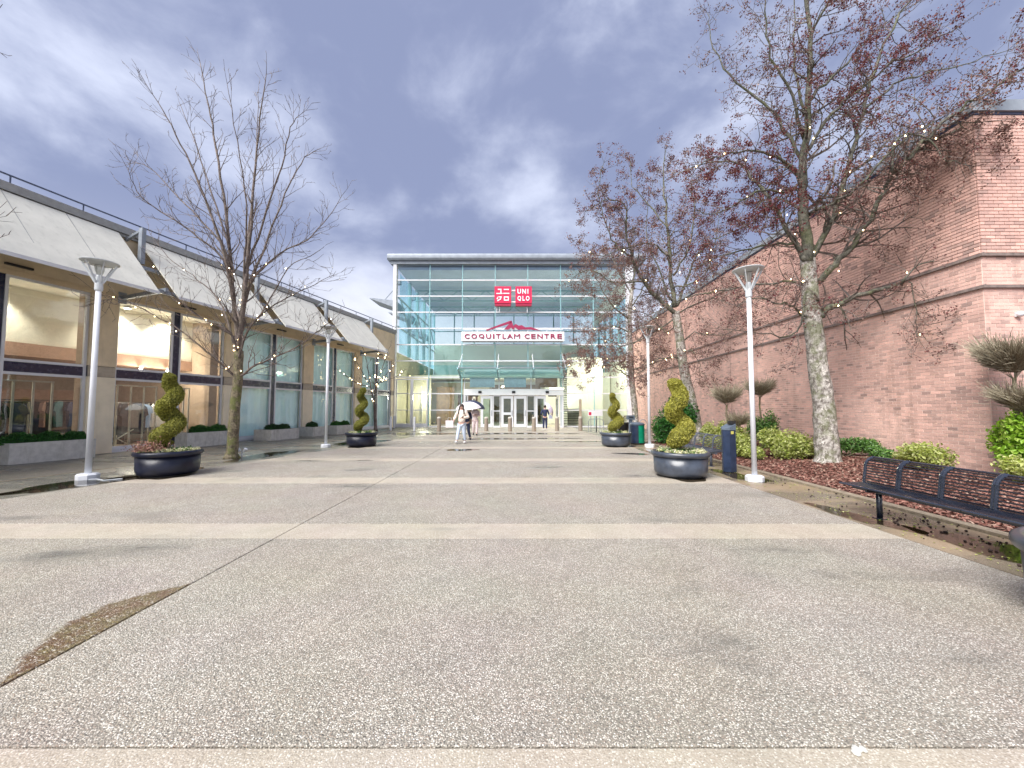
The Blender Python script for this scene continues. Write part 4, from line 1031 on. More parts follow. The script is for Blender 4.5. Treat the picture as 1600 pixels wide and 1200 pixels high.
# bricks: local box x along wall, y outward depth 0..-d
def brick_box(lo): # low bricks stand 4 mm proud of pale pointing, the high ones 16 mm proud of raked joints
    return 0.005 if lo else 0.018
cells = []  # (face, u centre, course, length)
for c in range(nc):
    if c in (ledge_lo, ledge_hi): continue
    off = (c % 2) * BL / 2
    u = WY0 - off + (0 if off else 0)
    while u < WY1:
        a, b = max(u, WY0), min(u + BL, WY1)
        if b - a > 0.03: cells.append((0, (a + b) / 2, c, b - a))
        u += BL
    u = WX - ((c + 1) % 2) * BL / 2
    while u < XE:
        a, b = max(u, WX), min(u + BL, XE)
        if b - a > 0.03: cells.append((1, (a + b) / 2, c, b - a))
        u += BL
cells.sort(key=lambda q: (q[1] - WY0 if q[0] == 0 else (q[1] - WX) * 2.4) + (0.0 if 8 <= q[2] < 96 else 6) + abs(q[2] - 45) * 0.012)
near = [q for q in cells if 0.19 < q[3]][:296]; near_set = set(near)
def brick_verts(face, u, c, L):
    lo = c < ledge_hi; d = brick_box(lo) + rng.uniform(-0.0015, 0.0025); j = 0.0062 if lo else 0.007
    z0, z1 = c * CH + j, (c + 1) * CH - j; L2 = L / 2 - j
    if face == 0: return (WX - d, WX + 0.01, u - L2, u + L2, z0, z1)
    return (u - L2, u + L2, WY0 - d, WY0 + 0.01, z0, z1)
mb = {}
for q in near:
    face, u, c, L = q; lo = c < ledge_hi; key = (face, lo)
    if key not in mb:
        d = brick_box(lo); j = 0.0062 if lo else 0.007; h = CH / 2 - j; L2 = BL / 2 - j
        mb[key] = (MB().box(-d, 0.01, -L2, L2, -h, h) if face == 0 else MB().box(-L2, L2, -d, 0.01, -h, h)).mesh('brick', 'brick')
    z = (c + 0.5) * CH; jig = rng.uniform(-0.002, 0.001)
    put(mb[key], 'brick', bw, (WX + jig, u, z) if face == 0 else (u, WY0 + jig, z))
B = np.array([brick_verts(*q) for q in cells if q not in near_set], np.float32)
n = len(B); idx = [(0, 2, 4), (1, 2, 4), (1, 3, 4), (0, 3, 4), (0, 2, 5), (1, 2, 5), (1, 3, 5), (0, 3, 5)]
V = np.stack([B[:, list(i)] for i in idx], 1).reshape(-1, 3)
F = np.concatenate([(np.arange(n) * 8)[:, None] + np.array([f]) for f in [(4, 5, 6, 7), (0, 3, 2, 1), (0, 1, 5, 4), (1, 2, 6, 5), (2, 3, 7, 6), (3, 0, 4, 7)]])
MB().raw(V, F).build('brick_courses', 'brick', bw, kind='stuff')
for c, mt in ((ledge_lo, 'brick_ledge'), (ledge_hi, 'brick_ledge')):
    z = c * CH
    for a, b in ((WY0 - 0.05, WY0 + 8), (WY0 + 8.004, WY0 + 16), (WY0 + 16.004, WY1)):
        MB().hexa([(WX - 0.055, a, z), (WX + 0.01, a, z), (WX + 0.01, b, z), (WX - 0.055, b, z)],
                  [(WX - 0.05, a, z + 0.06), (WX + 0.01, a, z + 0.085), (WX + 0.01, b, z + 0.085), (WX - 0.05, b, z + 0.06)]).build('ledge', mt, bw)
    MB().hexa([(WX - 0.054, WY0 - 0.055, z + .001), (XE, WY0 - 0.055, z + .001), (XE, WY0 + 0.01, z + .001), (WX + 0.012, WY0 + 0.01, z + .001)],
              [(WX - 0.049, WY0 - 0.05, z + 0.061), (XE, WY0 - 0.05, z + 0.061), (XE, WY0 + 0.01, z + 0.086), (WX + 0.012, WY0 + 0.01, z + 0.086)]).build('ledge', mt, bw)
for a, b in ((WY0 + 0.16, WY0 + 7), (WY0 + 7.004, WY0 + 14), (WY0 + 14.004, WY1)):
    MB().box(WX - 0.08, WX + 0.42, a, b, HT + 0.06, HT + 0.30).build('coping', 'grey_flashing', bw)
    MB().box(WX - 0.03, WX + 0.40, a, b, HT + 0.005, HT + 0.055).build('drip_edge', 'dark_flashing', bw)
MB().box(WX - 0.08, XE, WY0 - 0.08, WY0 + 0.155, HT + 0.06, HT + 0.30).build('coping', 'grey_flashing', bw)
MB().box(WX - 0.03, XE, WY0 - 0.03, WY0 + 0.15, HT + 0.005, HT + 0.055).build('drip_edge', 'dark_flashing', bw)
for y_ in (12.6, 17.4, 22.2, 27.0):
    MB().box(WX - 0.0085, WX + 0.004, y_, y_ + 0.014, 0.02, ledge_lo * CH - 0.01).build('movement_joint', 'mortar_dark', bw)
dm = thing('dome_light', 'small white round light on the near brick face below the lower ledge', 'light', (10.45, WY0 - 0.01, 3.5))
MB().ell((0, -0.06, 0), (0.06, 0.06, 0.06), 10, 8).build('lamp_shade', 'lamp_white', dm, smooth=True)
MB().box(-0.05, 0.05, -0.03, 0.0, -0.05, 0.05).build('wall_plate', 'lamp_grey', dm)
pp = thing('hose_pipe', 'pale pipe lying on the mulch along the foot of the brick wall', 'pipe', (0, 0, 0))
MB().tube([(9.2, 8.8, .24), (9.25, 9.6, .25), (9.15, 10.5, .25), (9.3, 12.0, .25), (9.25, 13.6, .26)], 0.022, 6).build('pipe', 'curb', pp)
# ================================================================== STREET LAMPS
def make_lamp(label, x, y, head=None):
    t = thing('street_lamp', label, 'street lamp', (x, y, 0), 0, 'white street lamps of the plaza')
    MB().lathe([(0.19, 0), (0.19, 0.10), (0.16, 0.13)], 8).build('base', 'lamp_white', t)
    MB().lathe([(0.056, 0.12), (0.048, 4.25)], 16).build('pole', 'lamp_white', t, smooth=True)
    MB().lathe([(0.056, 4.18), (0.07, 4.2), (0.07, 4.34), (0.058, 4.38), (0.058, 4.5), (0.045, 4.54)], 16).build('collar', 'lamp_grey', t)
    MB().lathe([(0.045, 4.55), (0.075, 4.64), (0.09, 4.76)], 14).build('lens', 'lens_glass', t)
    MB().lathe([(0.09, 4.775), (0.28, 4.80), (0.325, 4.825), (0.325, 4.84), (0.20, 4.87), (0.05, 4.89)], 32).build('lamp_shade', 'lamp_grey', t, smooth=False)
    for k in range(6):
        a = math.pi / 6 + k * math.pi / 3; c, s_ = math.cos(a), math.sin(a)
        MB().bar((0.06 * c, 0.06 * s_, 4.36), (0.28 * c, 0.28 * s_, 4.79), 0.016, 0.035, (c, s_, 0.2)).build('strut', 'lamp_grey', t)
    return t
lamp = make_lamp('white street lamp between the left walk puddle and the shop windows', -9.36, 8.50)
dup(lamp, 'white street lamp standing on the kerb strip in front of the largest tree', (5.12, 8.3, 0), 0.3, 0.95)
dup(lamp, 'white street lamp in front of the aqua curtained windows near the low planter boxes', (-7.55, 15.4, 0), 0.8)
dup(lamp, 'white street lamp beside the green and blue litter bin', (5.36, 15.4, 0), 0.5)

# ================================================================== PLANTERS AND TOPIARY
def make_planter(label, x, y, mat, grp='big round plastic planters'):
    t = thing('planter', label, 'planter', (x, y, 0), 0, grp)
    MB().lathe([(0.50, 0.03), (0.555, 0.07), (0.575, 0.14), (0.585, 0.46)], 48).build('bowl', mat, t, smooth=True)
    MB().lathe([(0.588, 0.455), (0.625, 0.475), (0.64, 0.51), (0.635, 0.55), (0.60, 0.575), (0.56, 0.565), (0.55, 0.50), (0.545, 0.40)], 48, cap0=False, cap1=False).build('rim', mat, t, smooth=True)
    MB().lathe([(0.44, 0.0), (0.44, 0.028)], 32).build('foot', 'black_plastic', t)
    MB().lathe([(0.544, 0.40), (0.35, 0.52), (0.02, 0.55)], 32, cap0=False).build('soil', 'soil_dark', t, smooth=True)
    return t
def spiral(label, x, y, z0, z1, turns, R0, r0, leafmat, phase, seed, top=0.10, lean=(0, 0), dens=1.0, size=0.042):
    t = thing('spiral_topiary', label, 'topiary', (x, y, 0), 0, 'spiral clipped conifers')
    m = 120; P = []; Rr = []; N_pts = []; N_n = []
    r = np.random.RandomState(seed)
    for i in range(m + 1):
        f = i / m; a = phase + turns * 2 * math.pi * f
        rad = R0 * (1 - f) ** 0.9 + 0.035; tr = r0 * (1 - f) ** 0.8 + top * f
        if f < 0.08: tr *= 0.55 + 0.45 * f / 0.08
        if f > 0.95: tr *= math.sqrt(max(0.02, 1 - ((f - 0.95) / 0.05) ** 2 * 0.9))
        z = z0 + (z1 - z0 - 0.12) * (f ** 0.92) + r0 * 0.25
        P.append((rad * math.cos(a) + lean[0] * f, rad * math.sin(a) + lean[1] * f, z)); Rr.append(tr)
    MB().tube([(0, 0, 0.5)] + [(lean[0] * f, lean[1] * f, z0 + (z1 - z0) * f) for f in (0.1, 0.5, 0.9)], [0.04, 0.035, 0.03, 0.015], 8).build('trunk', 'bark_left', t)
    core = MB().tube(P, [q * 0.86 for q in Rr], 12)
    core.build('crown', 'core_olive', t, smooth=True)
    A = np.array(P); nleaf = int(11000 * dens); f = r.uniform(0, m, nleaf); i0 = np.minimum(f.astype(int), m - 1); w = (f - i0)[:, None]
    C = A[i0] * (1 - w) + A[i0 + 1] * w; rr = np.array(Rr)[i0][:, None]
    D = A[i0 + 1] - A[i0]; D /= np.linalg.norm(D, axis=1, keepdims=True)
    n_ = r.normal(size=(nleaf, 3)); n_ -= D * (n_ * D).sum(1, keepdims=True); n_ /= np.linalg.norm(n_, axis=1, keepdims=True)
    n_[:, 2] += 0.0
    lump = 1 + 0.06 * np.sin(C[:, :1] * 31 + C[:, 2:] * 17) + 0.05 * np.sin(C[:, 1:2] * 27 - C[:, 2:] * 23)
    Q_ = C + n_ * rr * lump * r.uniform(0.84, 1.09, (nleaf, 1))
    MB().leaves(Q_, size, n_, 0.35, 0.5, seed).build('leaves', leafmat, t, kind='stuff')
    return t
def flowers(label, x, y, seed, n=1500):
    r = np.random.RandomState(seed); P = []
    for k in range(26):
        a = r.uniform(0, 6.28); q = 0.30 + 0.2 * r.uniform(); cx, cy = q * math.cos(a), q * math.sin(a)
        for j in range(n // 26): P.append((x + cx + r.normal() * .035, y + cy + r.normal() * .035, 0.555 + abs(r.normal()) * 0.028))
    o = MB().leaves(P, 0.045, None, 0, 0.8, seed).build('flower_bed', 'blossom', kind='stuff'); tag(o, label, 'flowers')
    P = [(x + .26 * math.cos(a_) * q_, y + .26 * math.sin(a_) * q_, .57 + abs(r.normal()) * .03) for a_, q_ in zip(r.uniform(0, 6.28, 500), r.uniform(.2, 1.9, 500))]
    o = MB().leaves(P, 0.04, None, 0, 0.6, seed + 1).build('ground_cover', 'leaf_green', kind='stuff'); tag(o, label.replace('pale yellow flowers', 'small green leaves'), 'ground cover')
pl = [(-8.12, 9.08, 'planter_navy', 'glossy navy round planter beside the left street lamp and puddle'),
      (-6.30, 15.85, 'planter_navy', 'glossy navy round planter in front of the low stone planter boxes'),
      (3.80, 8.92, 'planter_slate', 'slate grey round planter left of the hexagonal blue litter post'),
      (4.13, 15.85, 'planter_slate', 'slate grey round planter to the left of the green and blue bin'),
      (4.38, 2.66, 'planter_slate', 'grey round planter cut off by the right edge next to the long bench')]
p0 = make_planter(pl[0][3], pl[0][0], pl[0][1], pl[0][2])
p1 = dup(p0, pl[1][3], (pl[1][0], pl[1][1], 0))
p2 = make_planter(pl[2][3], pl[2][0], pl[2][1], pl[2][2])
for q in pl[3:]: dup(p2, q[3], (q[0], q[1], 0))
for i, (q, lb) in enumerate(zip(pl, ('left navy planter nearest the street lamp', 'small looking navy planter before the stone boxes', 'slate planter beside the hexagonal litter post', 'slate planter beside the green bin', 'planter cut off at the right edge'))):
    flowers('pale yellow flowers growing in the ' + lb, q[0], q[1], 40 + i)
spiral('olive green spiral conifer with four fat coils in the left navy planter', -8.14, 9.08, 0.60, 2.44, 2.5, 0.15, 0.185, 'leaf_topiary', 2.2, 1, dens=1.1)
spiral('slim olive spiral conifer in the farther navy planter before the curtained windows', -6.32, 15.85, 0.62, 2.47, 2.7, 0.13, 0.17, 'leaf_topiary', 2.6, 2, dens=0.8)
spiral('bright yellow green spiral conifer with a broad lower coil in the near slate planter', 3.82, 8.92, 0.66, 2.30, 2.0, 0.14, 0.20, 'leaf_topiary_yellow', 2.9, 3, top=0.12, lean=(-0.08, 0), dens=1.1)
spiral('spiral conifer with a thin twisted top in the farther slate planter', 4.15, 15.85, 0.62, 2.24, 2.3, 0.15, 0.20, 'leaf_topiary_yellow', 2.6, 4, top=0.09, lean=(-0.10, 0), dens=0.8)
P = [(-8.2 + .16 * q[0], 8.62 + .10 * q[1], .60 + abs(.1 * q[2])) for q in nr.normal(size=(900, 3))]
tag(MB().leaves(P, .04, None, 0, .6, 9).build('heather_clump', 'heather', kind='stuff'), 'brownish red heather at the foot of the left spiral conifer', 'heather')
cb = MB().tube([(-8.55, 8.45, .02), (-8.8, 8.3, .012), (-9.1, 8.45, .012), (-9.3, 8.35, .012)], 0.012, 5).build('power_cable', 'lamp_grey')
tag(cb, 'thin grey cable running from the left navy planter to the street lamp', 'cable')

# stone planter boxes with hedges along the shop front
def sbox(k, x, y, L, lab, hlab, blobs, W=0.62, H=0.52, mat='leaf_hedge'):
    t = thing('stone_planter', lab, 'planter box', (x, y, 0), PHI, 'pale stone planter boxes below the shop windows')
    w = 0.07
    MB().box(-L/2, L/2, -W/2, -W/2 + w, 0, H).box(-L/2, L/2, W/2 - w, W/2, 0, H).box(-L/2, -L/2 + w, -W/2 + w, W/2 - w, 0, H).box(L/2 - w, L/2, -W/2 + w, W/2 - w, 0, H).build('box_wall', 'planter_stone', t)
    MB().box(-L/2 + w, L/2 - w, -W/2 + w, W/2 - w, 0.02, H - 0.06).build('soil', 'soil_dark', t)
    for i, (s, rad, hgt) in enumerate(blobs):
        h = thing('box_shrub', hlab[i], 'shrub', t.matrix_basis @ Vector((s, 0, H - 0.04)) if False else (x + s * math.cos(PHI), y + s * math.sin(PHI), H - 0.05), PHI, 'small green shrubs in the stone boxes')
        r = np.random.RandomState(100 * k + i); n = 2600
        d = r.normal(size=(n, 3)); d /= np.linalg.norm(d, axis=1, keepdims=True); d[:, 2] = np.abs(d[:, 2]) * 1.0
        q = r.uniform(0.72, 1.05, (n, 1)) * (1 + 0.10 * np.sin(d[:, :1] * 7 + i) * np.sin(d[:, 1:2] * 6))
        MB().leaves(d * q * np.array([rad, 0.26, hgt]), 0.05, d, 0.3, 0.6, i).build('leaves', mat, h, kind='stuff')
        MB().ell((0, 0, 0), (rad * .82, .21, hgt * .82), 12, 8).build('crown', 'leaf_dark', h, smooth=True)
        MB().tube([(0, 0, -0.1), (0, 0, 0.1)], 0.02, 6).build('stem', 'bark_left', h)
def fpt(yc, off): return (FX(yc) + off, yc)
x, y = fpt(11.55, 0.62); sbox(1, x, y, 1.85, 'pale stone box at the left frame edge with three round green shrubs', ['leftmost round green shrub in the stone box at the frame edge', 'middle round green shrub of three in the stone box at the frame edge', 'right round green shrub of three in the stone box at the frame edge'], [(-.62, .34, .33), (-.02, .34, .32), (.56, .33, .30)], H=.58)
x, y = fpt(16.2, 0.62); sbox(2, x, y, 2.1, 'pale stone box behind the left spiral topiary with a clipped green hedge', ['clipped green hedge left half behind the left topiary', 'clipped green hedge right half beside the bare tree'], [(-.35, .42, .33), (.42, .40, .33)], H=.58)
x, y = fpt(19.4, 0.85); sbox(3, x, y, 1.75, 'stained stone box in front of the first aqua curtained window', ['dark spreading shrub left in the stained stone box', 'dark spreading shrub right in the stained stone box'], [(-.3, .45, .30), (.35, .42, .28)], W=1.0, mat='leaf_dark')
x, y = fpt(21.7, 0.85); sbox(4, x, y, .85, 'short stone box in front of the cream pier behind the far lamp', ['small dark shrub in the short stone box'], [(0, .38, .32)], W=.9, mat='leaf_dark')
x, y = fpt(23.9, 0.95); sbox(5, x, y, 1.7, 'stone box behind the far spiral topiary', ['low green hedge part left behind the far lamp', 'low green hedge part right behind the far spiral topiary'], [(-.38, .42, .30), (.4, .42, .30)], W=.9, mat='leaf_hedge')

# ================================================================== BENCHES
def bench(label, x, y, nseg, mat, seg=0.535, fine=True, edge='bench_edge_glint'):
    """long metal bench running along +y, sitter faces -x; x,y = near front corner of the seat"""
    t = thing('metal_bench', label, 'bench', (x, y, 0))
    sd_, sh = 0.48, 0.42; L = nseg * seg
    rod = MB().tube([(0, 0.02, 0), (0, seg - 0.02, 0)], 0.0105, 5).mesh('rod', mat)
    prof = []                                   # backrest profile (x, z): rises and rolls over at the top
    for k in range(17):
        f = k / 16
        if f < 0.55: a = f / 0.55; prof.append((sd_ - 0.11 + 0.035 * a, sh + 0.01 + 0.235 * a))
        else: a = (f - 0.55) / 0.45 * R(78); prof.append((sd_ + 0.095 - 0.17 * math.cos(a), sh + 0.245 + 0.145 * math.sin(a)))
    for i in range(nseg):
        y0 = i * seg
        s_ = MB().tube([(0.01, y0 + .012, sh), (sd_ - .02, y0 + .012, sh), (sd_ - .02, y0 + seg - .012, sh), (0.01, y0 + seg - .012, sh)], 0.016, 6, close=True).build('seat_frame', edge, t)
        nr_ = 15 if fine else 8
        for k in range(nr_): put(rod, 'rod', s_, (0.035 + (sd_ - .08) * k / (nr_ - 1), y0, sh + .004))
        b_ = MB().tube([(p_[0], y0 + .014, p_[1]) for p_ in prof], 0.020, 8).tube([(prof[-1][0], y0 + .014, prof[-1][1]), (prof[-1][0], y0 + seg - .014, prof[-1][1])], 0.012, 6, cap=False).tube([(p_[0], y0 + seg - .014, p_[1]) for p_ in prof], 0.020, 8).build('back_frame', edge, t)
        nb_ = 11 if fine else 9
        for k in range(nb_):
            q = (k + 0.6) / nb_ * 15.9; i0 = int(q); w = q - i0
            px_, pz_ = prof[i0][0] * (1 - w) + prof[i0 + 1][0] * w, prof[i0][1] * (1 - w) + prof[i0 + 1][1] * w
            put(rod, 'rod', b_, (px_, y0, pz_))
    MB().box(0.18, 0.24, 0.02, L - 0.02, sh - 0.075, sh - 0.016).build('beam', mat, t)
    for q in ([0.35, L - 0.42] if nseg > 4 else [0.3, L - 0.35]):
        MB().lathe([(0.035, 0.012), (0.035, sh - 0.08)], 12, (0.21, q, 0)).build('leg', mat, t, smooth=True)
        MB().lathe([(0.085, 0.0), (0.085, 0.011)], 12, (0.21, q, 0)).build('foot_plate', mat, t)
        MB().bar((0.03, q, sh - .04), (sd_ - .03, q, sh - .04), 0.03, 0.04).build('bracket', mat, t)
    return t
bench('long dark navy wire bench with rolled backs in the right foreground', 4.94, 2.72, 6, 'bench_metal')
bench('grey wire bench partly hidden behind the near slate planter', 5.05, 10.1, 4, 'bench_far', fine=False, edge='bench_far')

# ================================================================== BINS, BOLLARDS, SIGNS
lb = thing('litter_post', 'dark blue six sided litter post with slanted top beside the mulch bed', 'litter bin', (5.22, 9.45, 0), R(12))
hexp = lambda r, sy=1: [(r * math.cos(math.pi / 3 * k), r * sy * math.sin(math.pi / 3 * k)) for k in range(6)]
MB().prism(hexp(0.165), 0.02, 1.02).build('body', 'bin_blue', lb)
h = hexp(0.172); m = MB(); V = [(a, b, 1.024) for a, b in h] + [(a, b, 1.13 + a * 0.45) for a, b in h]
m.raw(V, [tuple(range(5, -1, -1)), tuple(range(6, 12))] + [(i, (i + 1) % 6, 6 + (i + 1) % 6, 6 + i) for i in range(6)]).build('top', 'bin_grey', lb)
MB().box(0.01, 0.12, -0.11, 0.03, 1.16, 1.245).build('ash_tray', 'black_plastic', lb)
MB().box(-0.055, 0.02, -0.153, -0.146, 0.93, 1.0).build('sticker', 'decal_yellow', lb)
MB().prism(hexp(0.15), 0.0, 0.018).build('foot', 'black_plastic', lb)
bn = thing('litter_bin', 'round litter bin with navy and green panels and a dark lid beside the far lamp', 'litter bin', (5.30, 16.75, 0))
m = 24
def arc(a0, a1, r, z0, z1, mat, nm):
    k = 8; V = []; F = []
    for i in range(k + 1):
        a = R(a0 + (a1 - a0) * i / k); V += [(r * math.cos(a), r * math.sin(a), z0), (r * math.cos(a), r * math.sin(a), z1), ((r - .03) * math.cos(a), (r - .03) * math.sin(a), z0), ((r - .03) * math.cos(a), (r - .03) * math.sin(a), z1)]
    for i in range(k):
        b = 4 * i; F += [(b, b + 4, b + 5, b + 1), (b + 2, b + 3, b + 7, b + 6), (b + 1, b + 5, b + 7, b + 3), (b, b + 2, b + 6, b + 4)]
    return MB().raw(V, F).build(nm, mat, bn)
arc(150, 262, 0.30, 0.07, 0.82, 'bin_blue', 'side_panel'); arc(264, 345, 0.30, 0.07, 0.82, 'bin_green', 'side_panel'); arc(347, 507, 0.30, 0.07, 0.82, 'bin_blue', 'side_panel')
MB().lathe([(0.27, 0.0), (0.31, 0.03), (0.31, 0.065)], 24).build('foot', 'black_plastic', bn)
MB().lathe([(0.26, 0.07), (0.26, 0.82)], 20).build('liner', 'black_plastic', bn)
MB().lathe([(0.31, 0.825), (0.32, 0.87), (0.24, 0.93), (0.1, 0.95)], 24).build('lid', 'bin_grey', bn)
ash = thing('ash_stand', 'small dark ash stand rising behind the green and navy bin', 'ash stand', (5.45, 18.2, 0))
MB().lathe([(0.13, 0), (0.13, 0.03)], 14).build('base', 'black_plastic', ash); MB().lathe([(0.09, 0.03), (0.09, 1.02)], 14).build('post', 'bin_grey', ash)
MB().box(-0.17, 0.17, -0.12, 0.12, 1.025, 1.22).build('box_top', 'bin_grey', ash); MB().box(-0.1, 0.1, -0.122, -0.121, 1.1, 1.16).build('slot', 'black_plastic', ash)
def make_bollard(label, x, y):
    t = thing('bollard', label, 'bollard', (x, y, 0), 0, 'stubby stone bollards before the entrance')
    MB().lathe([(0.14, 0), (0.13, 0.86)], 16).build('post', 'bollard', t, smooth=False)
    MB().lathe([(0.142, 0.865), (0.142, 0.92), (0.10, 0.97), (0.02, 0.985)], 16).build('cap', 'bollard_cap', t)
    return t
b0 = make_bollard('brown stone bollard left of the walking woman', -5.14, 26.0)
for x, lab in ((-1.95, 'brown stone bollard right of the person with the dark umbrella'), (-0.35, 'brown stone bollard before the middle glass doors'),
               (1.26, 'brown stone bollard between the middle doors and the man in navy'), (2.88, 'brown stone bollard right of the man in navy'), (4.50, 'brown stone bollard in front of the thin timber post')):
    dup(b0, lab, (x, 26.0 + (0.6 if x > 2 else 0), 0))
def make_wpost(label, x, y):
    t = thing('white_post', label, 'post', (x, y, 0), 0, 'slim white guard posts')
    MB().lathe([(0.075, 0), (0.075, 0.95), (0.05, 0.98)], 12).build('post', 'lamp_white', t, smooth=False)
    MB().lathe([(0.12, 0), (0.12, 0.02)], 12).build('base', 'black_plastic', t); return t
wp = make_wpost('slim white guard post in front of the paired glass leaves', -6.80, 26.0)
dup(wp, 'slim white guard post at the corner of shop and glass hall', (-8.62, 26.7, 0))
dup(wp, 'slim white guard post by the left edge of the paired glass leaves', (-9.3, 29.6, 0))
tp = thing('timber_post', 'thin weathered timber post taller than the bollard before it', 'post', (4.66, 27.5, 0))
MB().box(-0.09, 0.09, -0.06, 0.06, 0, 2.2).build('post', 'wood_post', tp)
nb_ = thing('notice_stand', 'white notice board on a bent tube stand near the glass hall', 'notice board', (5.33, 25.6, 0))
MB().box(-0.48, 0.48, -0.02, 0.02, 1.05, 1.40).build('board', 'sign_white', nb_)
MB().box(-0.44, -0.27, -0.024, -0.021, 1.10, 1.30).build('printed_picture', 'sign_red', nb_)
for x in (-0.3, 0.3): MB().tube([(x, 0, 0), (x, 0, 1.05)], 0.022, 8).build('leg', 'steel_grey', nb_)
MB().tube([(-.5, -.2, 0), (-.5, -.2, .7), (-.42, -.2, .82), (-.2, -.2, .86), (.2, -.2, .86), (.42, -.2, .82), (.5, -.2, .7), (.5, -.2, 0)], 0.022, 8).build('hoop', 'steel_grey', nb_)
MB().tube([(0.05, -.05, 0), (0.05, -.05, 1.04)], 0.035, 8).build('centre_post', 'black_plastic', nb_)
pt = thing('black_pot', 'small black pot behind the farther slate planter', 'pot', (6.9, 24.6, 0))
MB().lathe([(0.28, 0), (0.36, 0.55), (0.40, 0.6), (0.40, 0.66)], 16).build('bowl', 'black_plastic', pt, smooth=True)
MB().leaves(np.random.RandomState(3).normal(size=(260, 3)) * [.18, .18, .12] + [0, 0, .85], .12, None, 0, .3, 1).build('leaves', 'twig_dry', pt, kind='stuff')
br = thing('bicycle_rack', 'thin grey tube hoop rack beside the far tree trunk', 'bicycle rack', (7.05, 22.9, 0))
for x in (0, 0.55): MB().tube([(x - .25 + .25 * math.cos(a) + .25, 0, .55 + .33 * math.sin(a)) for a in [R(q) for q in range(0, 181, 20)]], 0.02, 6).tube([(x + .25, 0, 0), (x + .25, 0, .55)], .02, 6).tube([(x - .25, 0, 0), (x - .25, 0, .55)], .02, 6).build('hoop', 'steel_grey', br)
fl = thing('flood_light', 'small white twin floodlight on a stake beside the bare left tree', 'flood light', (-8.62, 12.2, 0))
MB().tube([(0, 0, 0), (0, 0, .22)], .02, 6).build('stake', 'lamp_grey', fl)
for x in (-.07, .07): MB().lathe([(0.035, 0), (0.055, 0.10)], 10).xf(Matrix.Translation((x, 0, .2)) @ Matrix.Rotation(R(35 if x > 0 else -35), 4, 'Y')).build('lamp_head', 'lamp_white', fl)

# ================================================================== SHRUBS
def shrub(name, label, x, y, rx, ry, h, mat, n, size, seed, z=None, cat='shrub', group=None, stems=14, lumps=9, core='leaf_dark'):
    z = bedz(x, y) if z is None else z
    t = thing(name, label, cat, (x, y, z), 0, group); r = np.random.RandomState(seed)
    C = np.stack([r.uniform(-.62, .62, lumps) * rx, r.uniform(-.62, .62, lumps) * ry, r.uniform(0.30, 0.70, lumps) * h], 1)
    S = np.stack([r.uniform(.34, .52, lumps) * rx, r.uniform(.34, .52, lumps) * ry, r.uniform(.26, .40, lumps) * h], 1)
    k = r.randint(0, lumps, n); d = r.normal(size=(n, 3)); d /= np.linalg.norm(d, axis=1, keepdims=True)
    q = r.uniform(0.15, 1.0, (n, 1)) ** 0.45 * r.uniform(0.85, 1.25, (n, 1))
    P = C[k] + d * q * S[k]; ok = P[:, 2] > 0.02; P = P[ok]; d = d[ok]
    d2 = d + [0, 0, 0.6]
    MB().leaves(P, size, d2, 0.35, 0.55, seed).build('leaves', mat, t, kind='stuff')
    P0 = []; P1 = []
    for i in range(stems):
        c = C[i % lumps]; P0.append((r.normal() * .05, r.normal() * .05, -0.02)); P1.append(c + r.normal(size=3) * .06)
    MB().segs(P0, P1, [0.012] * stems, [0.006] * stems, 4).build('stems', 'bark_left', t, kind='stuff')
    return t
G = 'golden green shrubs along the brick wall'
shrub('golden_shrub', 'yellow green shrub between the litter post and the near right lamp', 7.05, 11.9, .62, .6, .78, 'leaf_gold', 4200, .075, 21, group=G)
shrub('golden_shrub', 'low yellow green shrub spilling forward right behind the lamp pole', 6.95, 11.2, .36, .34, .42, 'leaf_gold', 1500, .075, 22, group=G)
shrub('golden_shrub', 'wide yellow green shrub just left of the largest tree trunk', 7.75, 10.9, .75, .6, .85, 'leaf_gold', 5200, .075, 23, group=G)
shrub('green_shrub', 'sparse green shrub just right of the largest tree trunk', 8.95, 10.55, .85, .4, .52, 'leaf_green', 3000, .07, 24, group=G)
shrub('golden_shrub', 'rounded lime yellow shrub behind the long bench', 8.75, 8.35, .66, .5, .62, 'leaf_gold', 4200, .07, 25, group=G)
shrub('lime_shrub', 'large bright green shrub at the brick corner by the right edge', 9.55, 7.3, .62, .42, 1.28, 'leaf_lime', 5200, .085, 26, group=G)
shrub('golden_shrub', 'pale yellow shrub below the bright green one at the right edge', 9.0, 6.75, .60, .35, .48, 'leaf_gold', 2600, .075, 27, group=G)
shrub('lime_shrub', 'upright green shrub under the dry clipped crown right of the near lamp', 8.35, 13.0, .45, .4, 1.25, 'leaf_green', 3200, .075, 28, group=G)
shrub('evergreen_shrub', 'big dark green evergreen shrub behind the near slate planter', 6.85, 16.3, .95, .8, 1.95, 'leaf_hedge', 7500, .11, 29)
shrub('golden_shrub', 'yellow green shrub left behind the evergreen near the far lamp', 6.6, 17.4, .55, .4, 1.3, 'leaf_green', 2200, .09, 30, group=G)
shrub('golden_shrub', 'yellow green shrub behind the hidden grey bench', 7.6, 14.9, .55, .5, 1.0, 'leaf_gold', 3000, .08, 31, group=G)
shrub('golden_shrub', 'small yellow green shrub behind the hexagonal litter post', 6.95, 13.4, .5, .45, .62, 'leaf_gold', 2200, .075, 32, group=G)
shrub('golden_shrub', 'low shrub far back against the wall between the lean tree and the post', 8.8, 15.6, .6, .5, .7, 'leaf_gold', 2200, .085, 33, group=G)
shrub('green_shrub', 'low green shrub at the wall between tree trunk and lime yellow shrub', 9.25, 9.6, .35, .5, .42, 'leaf_green', 1200, .07, 34, group=G)
